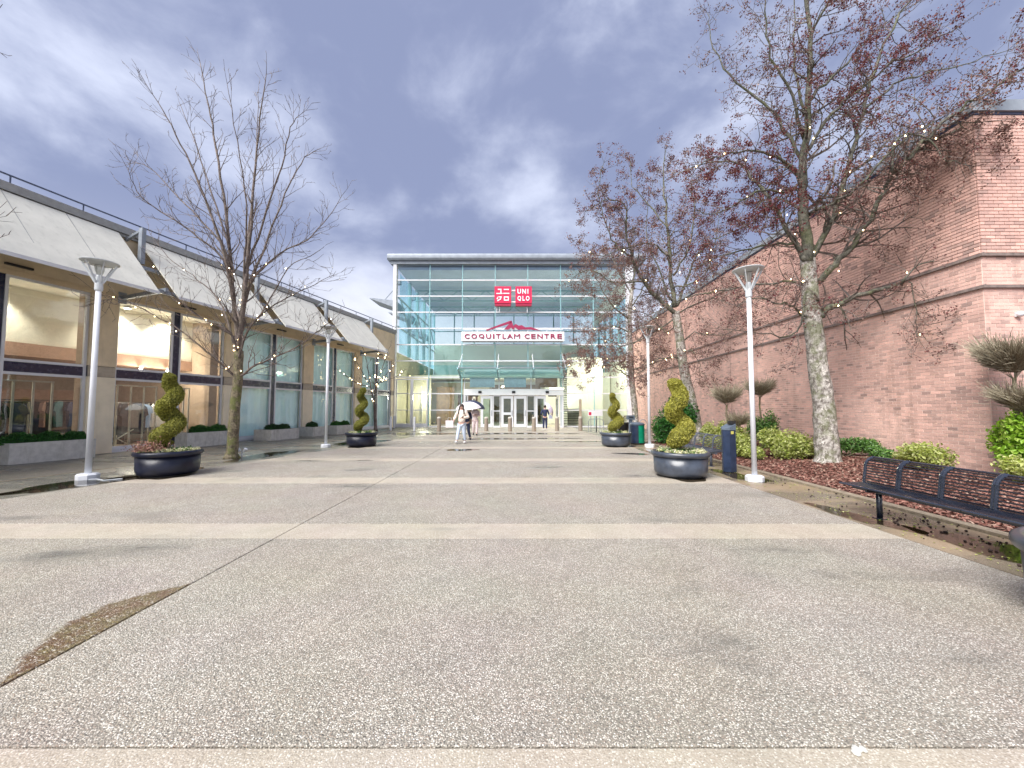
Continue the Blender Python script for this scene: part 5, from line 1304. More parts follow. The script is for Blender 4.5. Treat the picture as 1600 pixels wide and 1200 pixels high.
def cloud_shrub(label, x, y, h, rx, rz, seed, n=2200, second=None):
    z = bedz(x, y); t = thing('clipped_shrub', label, 'shrub', (x, y, z), 0, 'dry clipped shrubs with flat crowns'); r = np.random.RandomState(seed)
    MB().tube([(0, 0, -.02), (.03, 0, h * .4), (-.02, 0, h * .7), (0, 0, h - rz)], [.035, .03, .028, .03], 7).build('trunk', 'bark_left', t)
    P0 = []; P1 = []
    def crown(c, rx, rz, n):
        a = r.uniform(0, 6.283, n); q = np.sqrt(r.uniform(0, 1, n)) * rx; zz_ = c[2] - rz + (q / rx) ** 2 * rz * .7
        s = np.stack([c[0] + q * .6 * np.cos(a), c[1] + q * .6 * np.sin(a), zz_ + rz * .2], 1)
        d = np.stack([np.cos(a) * .5, np.sin(a) * .5, np.full(n, .8)], 1) + r.normal(size=(n, 3)) * .35
        L = r.uniform(.1, .24, (n, 1)) * (1 + rz); P0.extend(s); P1.extend(s + d * L)
        for k in range(18):
            aa = r.uniform(0, 6.283); qq = r.uniform(.3, .8) * rx; P0.append((c[0], c[1], c[2] - rz * 1.1)); P1.append((c[0] + qq * math.cos(aa), c[1] + qq * math.sin(aa), c[2] - rz * .1))
    crown((0, 0, h), rx, rz, n)
    if second: crown(second[:3], second[3], second[4], n // 2); P0.append((0, 0, h * .45)); P1.append((second[0], second[1], second[2] - .1))
    MB().segs(P0, P1, [.006] * len(P0), [.003] * len(P0), 3).build('crown', 'twig_dry', t, kind='stuff')
    return t
cloud_shrub('dry clipped shrub with a flat twiggy crown above the litter post', 6.55, 11.9, 1.95, .42, .34, 51, second=(.35, 0, 1.15, .3, .2))
cloud_shrub('dry clipped shrub whose flat crown shows behind the near right lamp pole', 8.35, 13.1, 2.1, .5, .36, 52)
c3 = cloud_shrub('grey twiggy clipped shrub high at the right frame edge', 9.45, 7.25, 2.4, .55, .5, 53, 4200, second=(0.1, -.1, 1.55, .6, .35))

# ================================================================== TREES
TREES = {
 'left': [
  ( [(-8.79, 12.0, -0.01), (-8.77, 12.0, 0.52), (-8.75, 12.0, 1.51), (-8.7, 12.0, 2.41), (-8.68, 12.0, 3.36)] , 0.17 , 0.12 ),
  ( [(-8.67, 12.0, 3.28), (-8.92, 12.1, 4.57), (-9.16, 12.2, 5.85), (-9.53, 12.3, 8.02), (-10.01, 12.4, 10.27), (-10.39, 12.5, 11.8), (-10.85, 12.6, 13.49)] , 0.085 , 0.01 ),
  ( [(-8.67, 12.0, 3.32), (-8.54, 11.9, 4.72), (-8.36, 11.8, 6.32), (-8.21, 11.7, 8.32), (-8.06, 11.6, 10.12), (-7.8, 11.5, 12.02)] , 0.085 , 0.01 ),
  ( [(-8.65, 12.0, 4.34), (-8.52, 12.18, 5.63), (-8.26, 12.36, 6.76), (-7.88, 12.54, 8.37), (-7.34, 12.72, 9.93), (-6.92, 12.9, 10.51)] , 0.055 , 0.008 ),
  ( [(-8.92, 12.0, 4.95), (-9.12, 11.84, 6.33), (-9.71, 11.68, 8.11), (-10.23, 11.52, 9.45), (-10.69, 11.36, 10.46), (-11.11, 11.2, 11.2)] , 0.055 , 0.008 ),
  ( [(-8.7, 12.0, 2.47), (-9.01, 11.83, 2.86), (-9.29, 11.67, 3.17), (-9.96, 11.5, 3.79), (-10.79, 11.33, 4.34), (-11.6, 11.17, 4.75), (-11.98, 11.0, 4.67)] , 0.04 , 0.006 ),
  ( [(-8.66, 12.0, 2.51), (-8.15, 11.88, 2.84), (-7.39, 11.76, 3.13), (-6.55, 11.64, 3.5), (-5.91, 11.52, 3.93), (-5.47, 11.4, 4.2)] , 0.04 , 0.006 ),
  ( [(-9.02, 12.0, 5.98), (-9.54, 12.18, 6.89), (-10.45, 12.36, 7.84), (-11.5, 12.54, 8.81), (-12.48, 12.72, 9.77), (-13.44, 12.9, 10.16)] , 0.04 , 0.006 ),
  ( [(-8.92, 12.0, 5.57), (-9.21, 11.78, 6.31), (-9.96, 11.56, 6.98), (-10.76, 11.34, 7.52), (-11.25, 11.12, 7.99), (-11.38, 10.9, 8.59)] , 0.04 , 0.006 ),
  ( [(-8.61, 12.0, 4.95), (-8.27, 12.04, 5.79), (-7.5, 12.08, 6.54), (-6.71, 12.12, 6.97), (-6.09, 12.16, 7.73), (-5.65, 12.2, 8.51)] , 0.04 , 0.006 ),
  ( [(-8.57, 12.0, 6.4), (-8.69, 12.3, 8.02), (-8.8, 12.6, 9.74), (-9.0, 12.9, 11.55), (-9.21, 13.2, 12.97)] , 0.035 , 0.006 ),
  ( [(-8.61, 12.0, 4.75), (-8.39, 11.68, 6.27), (-8.16, 11.35, 7.72), (-8.28, 11.03, 9.5), (-8.39, 10.7, 11.0)] , 0.04 , 0.006 ),
  ( [(-8.71, 12.0, 3.12), (-9.28, 12.24, 4.39), (-9.92, 12.48, 5.3), (-10.89, 12.72, 6.03), (-12.0, 12.96, 6.79), (-12.9, 13.2, 7.8)] , 0.035 , 0.006 ),
  ( [(-8.68, 12.0, 3.52), (-8.41, 12.32, 4.41), (-7.8, 12.65, 5.14), (-7.14, 12.97, 5.67), (-6.43, 13.3, 6.23)] , 0.035 , 0.006 ),
  ( [(-8.53, 12.0, 5.98), (-7.94, 11.78, 7.33), (-7.26, 11.55, 9.05), (-6.86, 11.32, 10.12), (-6.48, 11.1, 10.35)] , 0.04 , 0.006 ),
  ( [(-9.12, 12.0, 6.61), (-10.15, 12.47, 8.77), (-11.29, 12.93, 11.11), (-12.22, 13.4, 12.66)] , 0.035 , 0.006 ),
  ( [(-8.7, 12.0, 2.92), (-8.21, 11.62, 3.85), (-7.4, 11.25, 4.55), (-6.55, 10.88, 5.57), (-5.71, 10.5, 5.79)] , 0.035 , 0.006 ),
  ( [(-8.69, 12.0, 3.12), (-8.7, 11.62, 3.85), (-9.19, 11.25, 4.16), (-9.64, 10.88, 4.63), (-10.07, 10.5, 5.43)] , 0.035 , 0.006 ),
 ],
 'big': [
  ( [(8.08, 10.0, 0.13), (8.07, 10.01, 0.52), (8.05, 10.02, 1.52), (7.94, 10.03, 2.69), (7.84, 10.03, 3.88), (7.82, 10.04, 4.91), (7.8, 10.05, 5.52)] , 0.3 , 0.17 ),
  ( [(7.76, 10.0, 5.42), (7.67, 9.95, 6.78), (7.66, 9.9, 7.81), (7.8, 9.85, 9.18), (7.87, 9.8, 10.74), (7.85, 9.75, 12.5), (7.81, 9.7, 14.08)] , 0.14 , 0.03 ),
  ( [(7.86, 10.0, 3.79), (8.23, 9.85, 4.21), (8.94, 9.7, 4.47), (9.95, 9.55, 4.75), (10.6, 9.4, 4.96), (10.9, 9.25, 4.89), (11.16, 9.1, 4.44)] , 0.085 , 0.012 ),
  ( [(8.01, 10.0, 4.9), (8.22, 9.68, 5.26), (8.54, 9.37, 5.82), (8.83, 9.05, 6.55), (8.86, 8.73, 7.07), (9.07, 8.42, 7.39), (9.74, 8.1, 7.68)] , 0.095 , 0.02 ),
  ( [(8.79, 8.3, 7.09), (9.03, 8.1, 7.46), (9.53, 7.9, 7.96), (10.12, 7.7, 8.28), (10.68, 7.5, 8.66)] , 0.045 , 0.012 ),
  ( [(7.83, 10.0, 5.45), (8.21, 9.93, 6.22), (8.56, 9.86, 7.08), (8.86, 9.79, 8.26), (9.23, 9.71, 9.6), (9.56, 9.64, 10.77), (10.37, 9.57, 12.3), (11.03, 9.5, 13.29)] , 0.085 , 0.015 ),
  ( [(7.73, 10.0, 5.45), (7.42, 10.1, 6.12), (7.12, 10.2, 6.92), (6.81, 10.3, 7.66), (6.44, 10.4, 8.27), (5.88, 10.5, 8.56), (5.02, 10.6, 8.4)] , 0.075 , 0.012 ),
  ( [(7.74, 10.0, 4.81), (7.41, 10.18, 4.96), (6.58, 10.36, 4.93), (5.62, 10.54, 4.86), (4.62, 10.72, 4.59), (3.58, 10.9, 4.08)] , 0.04 , 0.007 ),
  ( [(7.73, 10.0, 3.87), (7.25, 9.88, 4.18), (6.67, 9.75, 4.31), (6.02, 9.62, 4.31), (5.53, 9.5, 4.11)] , 0.035 , 0.007 ),
  ( [(7.73, 10.0, 7.34), (7.26, 9.8, 8.0), (6.37, 9.6, 8.13), (5.43, 9.4, 8.03), (4.51, 9.2, 7.53)] , 0.05 , 0.008 ),
  ( [(7.74, 10.0, 8.05), (7.38, 10.16, 9.24), (6.73, 10.32, 10.29), (6.12, 10.48, 11.0), (5.69, 10.64, 12.31), (5.7, 10.8, 13.28)] , 0.05 , 0.008 ),
  ( [(7.82, 10.0, 8.76), (7.29, 9.75, 9.81), (6.64, 9.5, 10.64), (6.35, 9.25, 11.59), (6.13, 9.0, 12.5)] , 0.045 , 0.008 ),
  ( [(7.92, 10.0, 9.3), (7.84, 10.33, 11.06), (8.2, 10.67, 12.74), (8.38, 11.0, 15.14)] , 0.04 , 0.01 ),
  ( [(7.81, 10.0, 8.4), (8.2, 9.76, 9.11), (8.69, 9.52, 9.62), (9.31, 9.28, 10.09), (10.05, 9.04, 10.45), (10.74, 8.8, 10.78)] , 0.05 , 0.008 ),
  ( [(7.94, 10.0, 9.84), (8.8, 10.2, 10.75), (9.73, 10.4, 11.69), (10.7, 10.6, 12.67), (12.09, 10.8, 13.68)] , 0.045 , 0.008 ),
  ( [(8.85, 10.0, 7.69), (9.99, 10.25, 8.57), (11.34, 10.5, 9.22), (12.93, 10.75, 9.78), (14.38, 11.0, 10.07)] , 0.04 , 0.007 ),
  ( [(7.77, 10.0, 6.64), (7.97, 9.4, 6.66), (8.08, 8.8, 6.8), (8.42, 8.2, 7.32), (8.89, 7.6, 7.58)] , 0.05 , 0.008 ),
  ( [(7.75, 10.0, 7.69), (7.25, 9.95, 7.31), (6.37, 9.9, 7.28), (5.48, 9.85, 6.73), (4.61, 9.8, 6.71)] , 0.04 , 0.007 ),
  ( [(9.46, 10.0, 9.66), (10.47, 10.1, 10.47), (11.83, 10.2, 10.93), (13.23, 10.3, 11.4), (14.48, 10.4, 11.88)] , 0.035 , 0.006 ),
  ( [(8.01, 10.0, 11.67), (8.2, 9.6, 12.15), (8.39, 9.2, 12.74)] , 0.04 , 0.01 ),
  ( [(7.41, 10.0, 5.94), (6.81, 10.4, 6.02), (5.97, 10.8, 5.91), (5.23, 11.2, 5.69)] , 0.04 , 0.007 ),
  ( [(7.73, 10.0, 4.73), (7.15, 9.67, 3.47), (6.04, 9.33, 3.4), (4.92, 9.0, 3.41)] , 0.03 , 0.006 ),
  ( [(9.22, 9.0, 4.56), (9.56, 8.87, 4.98), (10.32, 8.73, 5.08), (11.02, 8.6, 4.73)] , 0.025 , 0.006 ),
  ( [(8.52, 8.4, 6.86), (8.48, 8.25, 7.5), (8.89, 8.1, 7.54), (9.24, 7.95, 6.86), (9.6, 7.8, 6.62)] , 0.03 , 0.006 ),
  ( [(9.58, 9.2, 4.63), (9.67, 9.13, 4.14), (9.55, 9.07, 3.66), (9.57, 9.0, 3.11)] , 0.012 , 0.004 ),
  ( [(10.61, 9.0, 4.8), (10.88, 8.93, 4.31), (10.84, 8.87, 3.84), (11.04, 8.8, 3.52)] , 0.014 , 0.004 ),
 ],
 'mid': [
  ( [(7.51, 15.9, 0.18), (7.45, 15.9, 0.97), (7.26, 15.9, 2.03), (7.0, 15.9, 3.23), (6.87, 15.9, 4.43), (6.73, 15.9, 5.59)] , 0.24 , 0.16 ),
  ( [(6.73, 15.9, 5.51), (6.0, 15.79, 6.02), (5.33, 15.67, 6.8), (4.89, 15.56, 7.7), (4.56, 15.44, 8.86), (4.49, 15.33, 9.88), (3.78, 15.21, 10.04), (2.84, 15.1, 9.49)] , 0.1 , 0.01 ),
  ( [(6.68, 15.9, 5.79), (6.59, 15.98, 7.45), (6.54, 16.06, 8.88), (6.49, 16.14, 10.33), (6.44, 16.22, 11.8), (6.61, 16.3, 12.87)] , 0.1 , 0.012 ),
  ( [(6.79, 15.9, 5.84), (7.34, 16.04, 7.2), (7.84, 16.18, 8.09), (8.62, 16.32, 8.85), (9.69, 16.46, 9.35), (10.63, 16.6, 9.85)] , 0.06 , 0.008 ),
  ( [(4.65, 15.2, 7.69), (3.99, 15.1, 8.18), (3.59, 15.0, 8.92), (3.32, 14.9, 10.18), (3.57, 14.8, 11.43)] , 0.04 , 0.008 ),
  ( [(6.66, 15.9, 7.15), (7.23, 15.75, 8.19), (7.46, 15.6, 9.48), (7.29, 15.45, 10.77), (7.65, 15.3, 12.04)] , 0.05 , 0.008 ),
  ( [(6.56, 15.9, 5.24), (5.66, 15.65, 4.65), (4.52, 15.4, 4.08), (3.44, 15.15, 4.3), (2.5, 14.9, 3.87)] , 0.035 , 0.007 ),
  ( [(6.75, 15.9, 4.16), (7.35, 15.6, 4.64), (8.1, 15.3, 4.45), (8.96, 15.0, 4.78)] , 0.035 , 0.007 ),
  ( [(6.85, 15.9, 3.63), (7.18, 15.57, 3.98), (7.39, 15.23, 3.03), (7.59, 14.9, 2.5)] , 0.02 , 0.005 ),
  ( [(5.22, 15.4, 6.71), (4.1, 15.63, 6.79), (3.1, 15.87, 7.41), (2.32, 16.1, 6.94)] , 0.04 , 0.007 ),
  ( [(6.48, 15.9, 9.08), (5.82, 16.2, 10.36), (5.24, 16.5, 11.39), (5.21, 16.8, 12.76)] , 0.04 , 0.007 ),
  ( [(6.58, 15.9, 6.06), (5.96, 16.3, 8.14), (5.84, 16.7, 9.75), (6.32, 17.1, 12.05)] , 0.04 , 0.007 ),
  ( [(6.51, 15.9, 7.97), (5.7, 15.58, 8.38), (4.67, 15.25, 8.11), (3.42, 14.93, 7.58), (2.48, 14.6, 7.7)] , 0.04 , 0.007 ),
  ( [(6.73, 15.9, 5.51), (7.96, 15.97, 6.08), (9.09, 16.03, 6.64), (9.97, 16.1, 7.5)] , 0.04 , 0.007 ),
  ( [(6.9, 15.9, 3.63), (5.89, 15.63, 3.59), (5.01, 15.37, 3.04), (3.91, 15.1, 2.89)] , 0.03 , 0.006 ),
  ( [(6.72, 15.9, 5.24), (6.4, 16.2, 4.76), (5.7, 16.5, 5.66), (4.68, 16.8, 6.02), (3.6, 17.1, 5.52)] , 0.03 , 0.006 ),
  ( [(6.59, 15.9, 6.6), (7.45, 15.43, 6.72), (7.75, 14.97, 7.34), (7.94, 14.5, 9.18)] , 0.04 , 0.007 ),
 ],
 'far': [
  ( [(7.49, 24.0, 0.2), (7.47, 24.0, 1.47), (7.3, 24.0, 3.47), (7.25, 24.0, 5.49), (7.24, 24.0, 7.53), (7.43, 24.0, 9.18)] , 0.22 , 0.11 ),
  ( [(7.43, 24.0, 9.18), (7.66, 24.13, 10.47), (7.43, 24.27, 11.78), (7.7, 24.4, 13.11)] , 0.08 , 0.012 ),
  ( [(7.24, 24.0, 7.12), (6.24, 23.85, 7.9), (5.41, 23.7, 9.08), (4.79, 23.55, 10.25), (4.38, 23.4, 11.41)] , 0.06 , 0.009 ),
  ( [(7.26, 24.0, 6.31), (6.17, 23.67, 6.64), (4.91, 23.33, 6.37), (3.68, 23.0, 6.89)] , 0.05 , 0.008 ),
  ( [(7.29, 24.0, 5.49), (8.33, 24.17, 6.34), (9.23, 24.33, 7.62), (9.73, 24.5, 8.91)] , 0.05 , 0.008 ),
  ( [(7.33, 24.0, 7.94), (8.07, 23.83, 9.12), (8.63, 23.67, 10.29), (8.99, 23.5, 11.45)] , 0.05 , 0.008 ),
  ( [(7.34, 24.0, 3.47), (6.57, 23.8, 3.86), (5.73, 23.6, 4.24), (4.5, 23.4, 3.82), (3.88, 23.2, 3.6)] , 0.05 , 0.008 ),
  ( [(7.31, 24.0, 4.28), (6.51, 24.27, 4.92), (5.56, 24.53, 6.0), (4.37, 24.8, 5.42)] , 0.04 , 0.008 ),
  ( [(7.34, 24.0, 8.76), (6.81, 24.33, 10.12), (6.29, 24.67, 11.52), (6.17, 25.0, 12.52)] , 0.05 , 0.008 ),
  ( [(7.35, 24.0, 3.88), (7.93, 23.67, 4.24), (8.41, 23.33, 4.99), (9.06, 23.0, 4.55)] , 0.04 , 0.007 ),
  ( [(7.25, 24.0, 5.09), (6.1, 23.47, 4.61), (4.8, 22.93, 4.55), (3.19, 22.4, 4.1)] , 0.04 , 0.007 ),
 ],
 'small': [
  ( [(-9.33, 25.8, 0.06), (-9.39, 25.8, 1.04), (-9.45, 25.8, 1.9)] , 0.1 , 0.085 ),
  ( [(-9.4, 25.8, 1.47), (-9.7, 25.85, 2.76), (-9.87, 25.9, 3.63), (-10.13, 25.95, 4.94), (-10.43, 26.0, 5.82)] , 0.05 , 0.008 ),
  ( [(-9.45, 25.8, 1.9), (-9.37, 25.73, 3.18), (-9.28, 25.67, 4.25), (-9.15, 25.6, 5.54)] , 0.05 , 0.008 ),
  ( [(-9.82, 25.8, 3.19), (-10.16, 25.63, 3.82), (-10.45, 25.47, 4.45), (-10.73, 25.3, 4.85)] , 0.03 , 0.007 ),
  ( [(-9.39, 25.8, 2.97), (-8.75, 25.53, 3.6), (-8.16, 25.27, 4.21), (-7.75, 25.0, 4.6)] , 0.03 , 0.007 ),
  ( [(-9.35, 25.8, 3.19), (-8.69, 25.37, 3.37), (-7.71, 24.93, 3.63), (-7.17, 24.5, 3.93)] , 0.03 , 0.007 ),
  ( [(-9.78, 25.8, 2.97), (-10.45, 25.53, 3.17), (-10.98, 25.27, 3.58), (-11.5, 25.0, 3.97)] , 0.03 , 0.006 ),
  ( [(-9.47, 25.8, 2.54), (-9.09, 26.0, 4.07), (-8.83, 26.2, 5.19), (-8.64, 26.4, 5.89)] , 0.03 , 0.006 ),
 ],
}

class Grow:
    def __init__(s, seed): s.r = random.Random(seed); s.P0 = []; s.P1 = []; s.R0 = []; s.R1 = []; s.tips = []
    def branch(s, p, d, L, r, lv, pr):
        n = max(2, int(L / pr['step'])); st = L / n; d = Vector(d).normalized(); p = Vector(p); R_ = s.r
        for i in range(n):
            f = i / n; d = (d + Vector((R_.gauss(0, 1), R_.gauss(0, 1), R_.gauss(0, 1))) * pr['wob'] + Vector((0, 0, pr['up']))).normalized()
            q = p + d * st; ra = r * (1 - 0.7 * f); rb = r * (1 - 0.7 * (f + 1 / n))
            s.P0.append(p.copy()); s.P1.append(q.copy()); s.R0.append(ra); s.R1.append(rb); p = q
            if lv <= pr['tiplv']: s.tips.append((p.copy(), lv))
            if lv > 0 and R_.random() < pr['split']:
                for _ in range(pr.get('per', 1)): s.side(p, d, L * (1 - f * .6) * R_.uniform(*pr['shrink']), rb * .7, lv - 1, pr)
    def side(s, p, d, L, r, lv, pr):
        R_ = s.r; a = Vector((R_.gauss(0, 1), R_.gauss(0, 1), R_.gauss(0, 1) * .6)); a = (a - d * a.dot(d))
        if a.length < 1e-3: return
        a.normalize(); ang = R(R_.uniform(*pr['ang'])); nd = d * math.cos(ang) + a * math.sin(ang) + Vector((0, 0, pr['rise']))
        if L > 0.08: s.branch(p, nd, L, max(r, pr['rmin']), lv, pr)
def smooth_limb(pts, r0, r1, sub=3, wob=0.0, rr=None):
    P = [Vector(p) for p in pts]; out = []; rad = []; n = len(P) - 1
    for i in range(n):
        a, b, c, d = P[max(i - 1, 0)], P[i], P[i + 1], P[min(i + 2, n)]
        for k in range(sub):
            t = k / sub
            q = 0.5 * ((2 * b) + (c - a) * t + (2 * a - 5 * b + 4 * c - d) * t * t + (3 * b - a - 3 * c + d) * t ** 3)
            if rr and (i or k): q += Vector((rr.gauss(0, 1), rr.gauss(0, 1), rr.gauss(0, 1))) * wob
            out.append(q); rad.append(r0 + (r1 - r0) * ((i + t) / n) ** 0.8)
    out.append(P[-1]); rad.append(r1)
    return out, rad
def tree(key, label, pr, limb_mat, bark_mat, twig_mat, seed, leafs=None, flare=1.5, group=None, lights=None):
    L = TREES[key]; base = Vector(L[0][0][0])
    t = thing(pr['name'], label, 'tree', (base.x, base.y, 0), 0, group); off = Vector((base.x, base.y, 0)); g = Grow(seed); rr = random.Random(seed)
    def loc(q): return Vector(q) - off
    pts, rad = smooth_limb(L[0][0], L[0][1], L[0][2], 4, 0.006, rr)
    pts = [loc(p) for p in pts]; pts[0].z = -0.02; rad[0] *= flare; rad[1] *= 1 + (flare - 1) * .35
    rad = [q * (1 + rr.uniform(-.04, .04)) for q in rad]
    MB().tube(pts, rad, 16).build('trunk', bark_mat, t, smooth=True)
    lim = []
    for pts, r0, r1 in L[1:]:
        p2, rd = smooth_limb(pts, r0, r1, 4, pr['limbwob'], rr); p2 = [loc(p) for p in p2]; lim.append((p2, rd))
        MB().tube(p2, rd, 8).build('limb', limb_mat, t, smooth=True)
        n = len(p2)
        for i in range(2, n):
            f = i / n; d = (p2[min(i + 1, n - 1)] - p2[i - 1]).normalized()
            for _ in range(pr['dens']):
                if rr.random() < pr['pside'] * (0.35 + 0.65 * min(1, f * 2.2)):
                    g.side(p2[i] + (p2[i - 1] - p2[i]) * rr.random(), d, pr['len'] * rr.uniform(.45, 1.1) * (1.15 - .6 * f), rd[i] * .5, pr['lv'], pr)
        g.branch(p2[-1], p2[-1] - p2[-2], pr['len'] * .5, max(rd[-1], pr['rmin']), 1, pr)
    if leafs: pass
    R0 = np.clip(np.array(g.R0), pr['rfloor'], 0.05); R1 = np.clip(np.array(g.R1), pr['rfloor'] * .7, 0.05)
    print(key, 'segments', len(R0), 'tips', len(g.tips))
    MB().segs([tuple(p) for p in g.P0], [tuple(p) for p in g.P1], R0, R1, 3).build('crown', twig_mat, t, kind='stuff')
    if leafs:
        r = np.random.RandomState(seed); T_ = np.array([tuple(q[0]) for q in g.tips])
        for mat, nclus, per, size, fn, spread in leafs:
            w = np.array([fn(Vector(q) + off) for q in T_]); w = w / w.sum()
            k = r.choice(len(T_), nclus, p=w); C = T_[k] + r.normal(size=(nclus, 3)) * 0.03
            P = np.repeat(C, per, 0) + r.normal(size=(nclus * per, 3)) * spread
            MB().leaves(P, size, None, 0, 0.7, seed).build('dead_leaves', mat, t, kind='stuff')
    return t, lim, g, off
prL = dict(name='bare_tree', step=.22, wob=.10, up=.11, split=.72, shrink=(.35, .62), ang=(28, 58), rise=.12, tiplv=-1, dens=2, pside=.72, len=1.2, lv=2, rmin=.007, rfloor=.0052, limbwob=.012)
tL, limL, gL, oL = tree('left', 'tall bare tree with upswept twigs in front of the left shop windows', prL, 'twig_left', 'bark_left', 'twig_left', 5)
prB = dict(name='spur_tree', step=.17, wob=.20, up=.02, split=.62, shrink=(.35, .62), ang=(35, 80), rise=.03, tiplv=1, dens=2, pside=.92, len=1.35, lv=2, rmin=.006, rfloor=.0042, limbwob=.03)
def w_red(p):   # the reddest leaves hang in the left half of the crown and high up
    return 0.12 + 3.2 * math.exp(-((p.x - 5.9) ** 2 / 1.3 + (p.z - 7.3) ** 2 / 1.5)) + 1.2 * math.exp(-((p.x - 8.9) ** 2 / 3 + (p.z - 10.6) ** 2 / 3))
def w_dark(p): return 0.5 + 2.2 * math.exp(-((p.x - 10.2) ** 2 / 1.5 + (p.z - 7.3) ** 2 / 0.8))
tB, limB, gB, oB = tree('big', 'largest tree with pale mossy trunk and clinging brown leaves before the brick wall', prB, 'limb_big', 'bark_big', 'twig_dark', 8,
    [('dead_leaf_red', 8500, 3, .046, w_red, .04), ('dead_leaf', 9500, 3, .044, w_dark, .04)], flare=1.25)
prM = dict(prB, name='spur_tree', step=.2, len=1.3, dens=2, rfloor=.006)
tM, limM, gM, oM = tree('mid', 'second leaning tree with clinging brown leaves behind the near slate planter', prM, 'limb_big', 'bark_big', 'twig_dark', 9,
    [('dead_leaf', 6800, 3, .06, lambda p: 1.0, .06), ('dead_leaf_red', 2000, 3, .06, lambda p: 0.3 + max(0, p.z - 6), .07)], flare=1.2)
prF = dict(prB, name='spur_tree', step=.26, len=1.7, dens=2, rfloor=.008)
tF, limF, gF, oF = tree('far', 'farthest tree with brown seed heads beside the glass hall corner', prF, 'limb_big', 'bark_big', 'twig_dark', 10,
    [('dead_leaf', 8000, 3, .075, lambda p: 1.0, .09)], flare=1.2)
prS = dict(prL, name='small_tree', len=.8, dens=1, pside=.5, rfloor=.008, lv=1)
tS, limS, gS, oS = tree('small', 'small slender bare tree wound with lights before the last shop window', prS, 'twig_left', 'twig_left', 'twig_left', 12)
tX = dup(tL, 'bare tree just outside the left frame edge whose twig tips reach into the picture', (-12.95, 7.2, 0), 2.6, 1.0)
# strings of small warm lamps wound on the trees
def lights(label, lims, off, cnt, seed, r=.02, lo=2.6, hi=7.0, sel=None):
    t = thing('string_lights', label, 'string lights', tuple(off)); rr = random.Random(seed); m = MB(); w = MB()
    S = [(l, i) for l, (p, rd) in enumerate(lims) for i in range(1, len(p)) if lo < p[i].z < hi and (sel is None or sel(p[i] + off))]
    for _ in range(cnt):
        l, i = rr.choice(S); p, rd = lims[l]; q = p[i] + Vector((rr.uniform(-1, 1), rr.uniform(-1, 0.2), rr.uniform(-1, 1))) * (rd[i] + .06)
        m.ell(tuple(q), (r, r, r * 1.3), 6, 4)
    for p, rd in lims:
        pp_ = [p[i] + Vector((math.cos(i * 1.9), math.sin(i * 1.9), 0)) * (rd[i] + .008) for i in range(len(p)) if lo < p[i].z < hi]
        if len(pp_) > 2: w.tube(pp_, .004, 4)
    m.build('bulbs', 'bulb_glow', t, kind='stuff'); w.build('wire', 'black_plastic', t); return t
lights('warm string lights wound up the tall bare tree on the left', limL, oL, 52, 1, .012, 2.5, 6.6)
lights('warm string lights in the largest tree before the brick wall', limB, oB, 46, 2, .013, 3.2, 9.5)
lights('warm string lights in the second leaning tree', limM, oM, 26, 3, .016, 3.0, 8.5)
lights('warm string lights on the farthest tree by the glass hall', limF, oF, 14, 4, .022, 3.0, 8)
lights('dense warm string lights on the small slender tree', limS, oS, 50, 5, .024, 2.0, 5.6)

# ================================================================== PEOPLE
def skin_mesh(name, J, E, mat, sub=2, root=0):
    me = bpy.data.meshes.new(name); me.from_pydata([j[:3] for j in J], E, []); o = bpy.data.objects.new(name, me); COL.objects.link(o)
    sk = o.modifiers.new('skin', 'SKIN'); sk.use_smooth_shade = True
    su = o.modifiers.new('sub', 'SUBSURF'); su.levels = sub; su.render_levels = sub
    for i, j in enumerate(J):
        rx = j[3]; ry = j[4] if len(j) > 4 else rx
        me.skin_vertices[0].data[i].radius = (rx, ry); me.skin_vertices[0].data[i].use_root = (i == root)
    bpy.context.view_layer.update()
    m2 = bpy.data.meshes.new_from_object(o.evaluated_get(bpy.context.evaluated_depsgraph_get())); m2.name = name
    bpy.data.objects.remove(o); m2.materials.clear(); m2.materials.append(MATS[mat]); return m2
def hand(wr, d, up, mat, parent):
    wr, d, up = Vector(wr), Vector(d).normalized(), Vector(up).normalized(); side = d.cross(up).normalized(); m = MB()
    m.hexa([wr - side * .025 - up * .012, wr + side * .025 - up * .012, wr + side * .025 + up * .012, wr - side * .025 + up * .012],
           [wr + d * .09 - side * .04 - up * .01, wr + d * .09 + side * .04 - up * .01, wr + d * .09 + side * .04 + up * .01, wr + d * .09 - side * .04 + up * .01])
    for k, L in enumerate((.06, .07, .065, .05)):
        a = wr + d * .085 + side * (-.03 + .02 * k); b = a + d * L * .55 - up * .012; c = b + d * L * .25 - up * L * .45; m.tube([a, b, c], [.009, .0085, .007], 6)
    a = wr + d * .03 - side * .03; m.tube([a, a - side * .03 + d * .025 - up * .01, a - side * .03 + d * .055 - up * .02], [.011, .01, .008], 6)
    return m.build('hand', mat, parent)
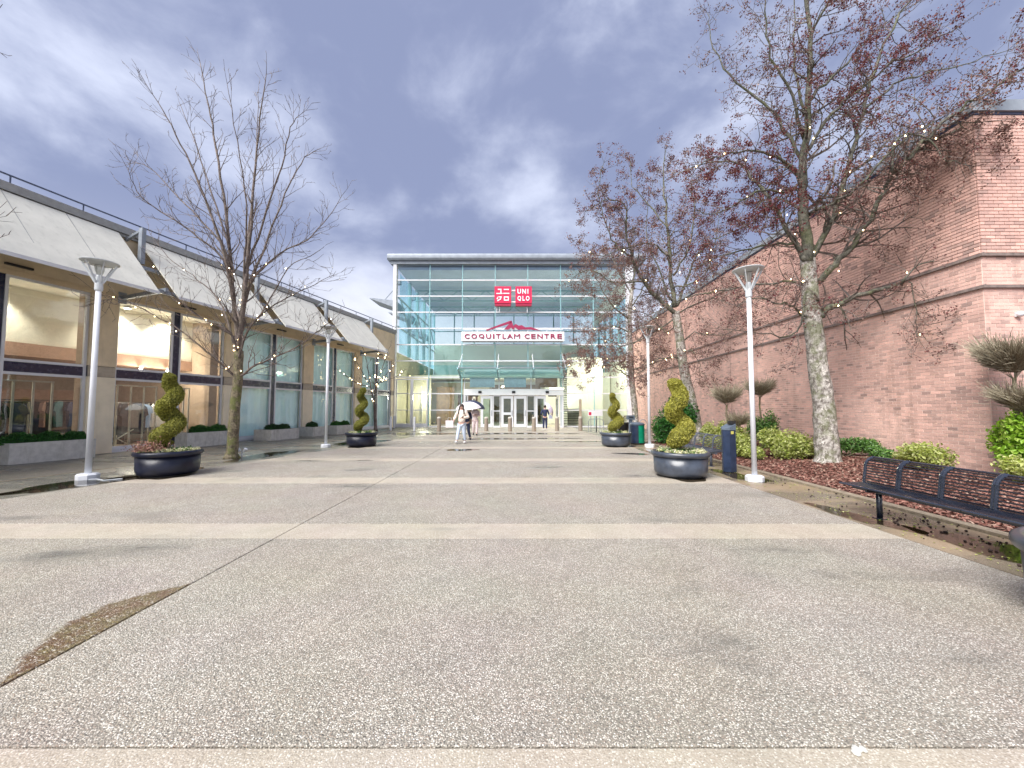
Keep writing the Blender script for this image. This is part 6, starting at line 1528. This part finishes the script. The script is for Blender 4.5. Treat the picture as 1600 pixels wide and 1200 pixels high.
def person(label, loc, rz, H, pose, top, leg, shoe, hair_col='hair', longhair=False, bulk=1.0, longtop=False):
    t = thing('person', label, 'person', loc, rz); k = H / 1.70
    S = lambda p: (p[0] * k, p[1] * k, p[2] * k)
    el, wr = pose['elbow'], pose['wrist']; kn, an = pose['knee'], pose['ankle']
    J = [(0, 0, .93, .13, .10), (0, 0, 1.10, .12, .09), (0, 0, 1.28, .145, .10), (0, 0, 1.42, .11, .08), (0, -.005, 1.50, .052, .052), (0, -.015, 1.575, .075, .088), (0, -.02, 1.64, .078, .09)]
    E = [(0, 1), (1, 2), (2, 3), (3, 4), (4, 5), (5, 6)]
    for s, q in ((-1, 0), (1, 1)):
        b = len(J); J += [(s * .17, 0, 1.40, .058), (*el[q], .042), (*wr[q], .028)]; E += [(3, b), (b, b + 1), (b + 1, b + 2)]
    for s, q in ((-1, 0), (1, 1)):
        b = len(J); J += [(s * .09, 0, .86, .09), (*kn[q], .062), (*an[q], .042), (an[q][0], an[q][1] - .12, max(.03, an[q][2] - .05), .035)]; E += [(0, b), (b, b + 1), (b + 1, b + 2), (b + 2, b + 3)]
    sc = lambda JJ: [tuple([*(c * k for c in j[:3])] + [r * k for r in j[3:]]) for j in JJ]
    put(skin_mesh('body', sc(J), E, 'skin'), 'body', t)
    f = bulk
    JT = [(0, 0, .90 - (.28 if longtop else 0), .165 * f, .13 * f), (0, 0, 1.08, .15 * f, .125 * f), (0, 0, 1.27, .17 * f, .125 * f), (0, 0, 1.41, .125 * f, .09 * f), (0, 0, 1.475, .07, .07)]
    ET = [(0, 1), (1, 2), (2, 3), (3, 4)]
    for s, q in ((-1, 0), (1, 1)):
        b = len(JT); w_ = tuple(el[q][i] * .15 + wr[q][i] * .85 for i in range(3)); JT += [(s * .175, 0, 1.395, .082 * f), (*el[q], .066 * f), (*w_, .048 * f)]; ET += [(3, b), (b, b + 1), (b + 1, b + 2)]
    put(skin_mesh('jacket', sc(JT), ET, top), 'jacket', t)
    JL = [(0, 0, .95, .14 * f, .11 * f)]; EL = []
    for s, q in ((-1, 0), (1, 1)):
        b = len(JL); a_ = tuple(kn[q][i] * .08 + an[q][i] * .92 for i in range(3)); JL += [(s * .09, 0, .85, .108 * f), (*kn[q], .080), (*a_, .062)]; EL += [(0, b), (b, b + 1), (b + 1, b + 2)]
    put(skin_mesh('trousers', sc(JL), EL, leg), 'trousers', t)
    for q in (0, 1):
        a = an[q]; m = MB(); m.ell((a[0] * k, (a[1] - .07) * k, max(.05, a[2] - .03) * k), (.052 * k, .14 * k, .052 * k), 12, 8); m.build('shoe', shoe, t, smooth=True)
        d = Vector(wr[q]) - Vector(el[q]); hand(Vector(wr[q]) * k, d, Vector((0, -.3, 1)) if abs(d.z) < abs(d.y) else Vector((0, -1, .1)), 'skin', t)
    m = MB(); m.ell((0, .012 * k, 1.665 * k), (.094 * k, .10 * k, .10 * k), 14, 10)
    if longhair:
        for s in (-1, 1): m.tube([(s * .07 * k, -.02 * k, 1.66 * k), (s * .105 * k, -.055 * k, 1.5 * k), (s * .13 * k, -.13 * k, 1.30 * k)], [.045 * k, .04 * k, .02 * k], 8)
    m.build('hair', hair_col, t, smooth=True)
    m = MB(); m.ell((0, -.112 * k, 1.60 * k), (.012 * k, .016 * k, .02 * k), 8, 6); m.build('nose', 'skin', t)
    for s in (-1, 1):
        MB().ell((s * .03 * k, -.098 * k, 1.63 * k), (.011, .006, .006), 8, 6).build('eye', 'black_plastic', t)
        MB().ell((s * .082 * k, 0, 1.60 * k), (.01, .02, .03), 8, 6).build('ear', 'skin', t)
    MB().ell((0, -.101 * k, 1.555 * k), (.022, .006, .006), 8, 6).build('mouth', 'maroon', t)
    return t
def umbrella(label, loc, rot, mat, rad=.5):
    t = thing('umbrella', label, 'umbrella', loc); t.rotation_euler = rot
    V = []; F = []; n = 8; rings = 5
    for j in range(rings + 1):
        a = j / rings * R(62)
        for k in range(n * 2):
            sc = (1 - .06 * (k % 2) * (j / rings)); th = math.pi * k / n; V.append((rad / math.sin(R(62)) * math.sin(a) * math.cos(th) * sc, rad / math.sin(R(62)) * math.sin(a) * math.sin(th) * sc, rad * .95 * (math.cos(a) - 1)))
    for j in range(rings):
        for k in range(n * 2): F.append((j * 2 * n + k, j * 2 * n + (k + 1) % (2 * n), (j + 1) * 2 * n + (k + 1) % (2 * n), (j + 1) * 2 * n + k))
    o = MB().raw(V, F).build('canopy', mat, t); md = o.modifiers.new('thick', 'SOLIDIFY'); md.thickness = .006
    MB().tube([(0, 0, .05), (0, 0, -.78)], .008, 6).build('shaft', 'black_plastic', t)
    MB().tube([(0, 0, -.78), (0, 0, -.86), (.04, 0, -.89), (.06, 0, -.85)], .012, 6).build('handle', 'black_plastic', t)
    for k in range(8):
        th = 2 * math.pi * k / 8; MB().tube([(0, 0, -.03), (rad * .55 * math.cos(th), rad * .55 * math.sin(th), -.13), (rad * .95 * math.cos(th), rad * .95 * math.sin(th), -.47)], .004, 4).build('rib', 'steel_grey', t)
    return t
person('person in a cream pullover and pale jeans striding towards the camera with a phone', (-2.36, 17.0, 0), R(-6), 1.70,
       dict(elbow=[(-.30, .02, 1.16), (.29, .03, 1.15)], wrist=[(-.33, -.14, 1.02), (.10, -.22, 1.14)], knee=[(-.13, -.12, .48), (.10, .02, .47)], ankle=[(-.17, -.20, .13), (.13, .12, .09)]),
       'cream_knit', 'jeans_pale', 'shoe_white', longhair=True, bulk=1.10)
ph = MB().box(-.035, .035, -.006, .006, -.07, .07).build('phone', 'black_plastic', loc=(-2.29, 16.72, 1.17)); ph.rotation_euler = (R(50), 0, R(60)); tag(ph, 'black phone held by the person in the cream pullover', 'phone')
sb = thing('shopping_bag', 'white paper shopping bag carried beside the person in cream', 'bag', (-2.86, 16.8, .72))
MB().hexa([(-.16, -.05, 0), (.16, -.05, 0), (.16, .05, 0), (-.16, .05, 0)], [(-.17, -.055, .30), (.17, -.055, .30), (.17, .055, .30), (-.17, .055, .30)]).build('bag_body', 'bag_white', sb)
for y_ in (-.045, .045): MB().tube([(-.08, y_, .30), (-.06, y_, .42), (.06, y_, .42), (.08, y_, .30)], .006, 5).build('handle', 'lamp_grey', sb)
person('person in dark clothes half hidden behind the one in cream', (-2.38, 18.9, 0), R(0), 1.58,
       dict(elbow=[(-.26, -.02, 1.14), (.26, -.04, 1.14)], wrist=[(-.16, -.24, 1.22), (.14, -.24, 1.22)], knee=[(-.10, -.10, .46), (.10, .03, .47)], ankle=[(-.14, -.02, .09), (.18, .14, .09)]),
       'cloth_navy', 'cloth_navy', 'cloth_black')
umbrella('white umbrella held up behind the person in cream', (-2.30, 18.7, 1.86), (R(8), R(-4), 0), 'umbrella_white', .62)
person('person in pale pink clothes with clasped hands under a dark umbrella', (-2.30, 22.2, 0), R(4), 1.66,
       dict(elbow=[(-.25, -.02, 1.16), (.25, -.03, 1.14)], wrist=[(-.04, -.22, 1.22), (.04, -.22, 1.20)], knee=[(-.10, -.04, .47), (.10, -.12, .48)], ankle=[(-.11, .10, .10), (.09, -.14, .09)]),
       'cloth_pink', 'cloth_pink', 'cloth_black', bulk=1.12, longtop=True)
umbrella('dark navy umbrella above the person in pale pink', (-2.28, 22.0, 1.98), (R(6), R(14), 0), 'umbrella_navy', .66)
person('person in a navy suit seen from behind walking up to the open door', (2.12, 27.4, 0), R(180), 1.72,
       dict(elbow=[(-.27, .04, 1.14), (.27, .02, 1.14)], wrist=[(-.30, -.12, 1.08), (.20, -.18, 1.06)], knee=[(-.09, .0, .48), (.09, -.05, .48)], ankle=[(-.10, .05, .09), (.10, -.06, .09)]),
       'cloth_navy', 'cloth_navy', 'shoe_white')
umbrella('lilac umbrella tilted to the right of the person in navy', (2.62, 27.3, 1.60), (R(-12), R(62), R(-20)), 'umbrella_lilac', .56)
hb = thing('handbag', 'pale grey handbag at the side of the person in navy', 'bag', (2.50, 27.3, .82))
MB().hexa([(-.15, -.06, 0), (.15, -.06, 0), (.15, .06, 0), (-.15, .06, 0)], [(-.12, -.04, .26), (.12, -.04, .26), (.12, .04, .26), (-.12, .04, .26)]).build('bag_body', 'bag_grey', hb)
MB().tube([(-.09, 0, .26), (-.03, 0, .48), (.05, 0, .48), (.09, 0, .26)], .008, 5).build('handle', 'bag_grey', hb)
person('dim figure in dark clothes inside behind the right-hand glass door', (1.75, 33.4, 0), R(20), 1.72,
       dict(elbow=[(-.26, .02, 1.13), (.26, .02, 1.13)], wrist=[(-.26, -.06, .88), (.26, -.06, .88)], knee=[(-.09, .0, .48), (.09, -.03, .48)], ankle=[(-.10, .04, .09), (.10, -.04, .09)]),
       'cloth_black', 'cloth_black', 'cloth_black')
# pale paper scrap trodden onto the near band
rp = random.Random(5); m = MB()
for k in range(9):
    a_ = rp.uniform(0, 6.28); q = rp.uniform(0, .034)
    m.ell((q * math.cos(a_), q * math.sin(a_) * 1.2, .006), (rp.uniform(.010, .022), rp.uniform(.010, .020), rp.uniform(.004, .010)), 7, 5)
tag(m.build('plaster_spatter', 'planter_stone', loc=(1.55, 1.83, 0), kind='stuff'), 'whitish crusty spatter on the nearest pale band of the plaza', 'spatter')
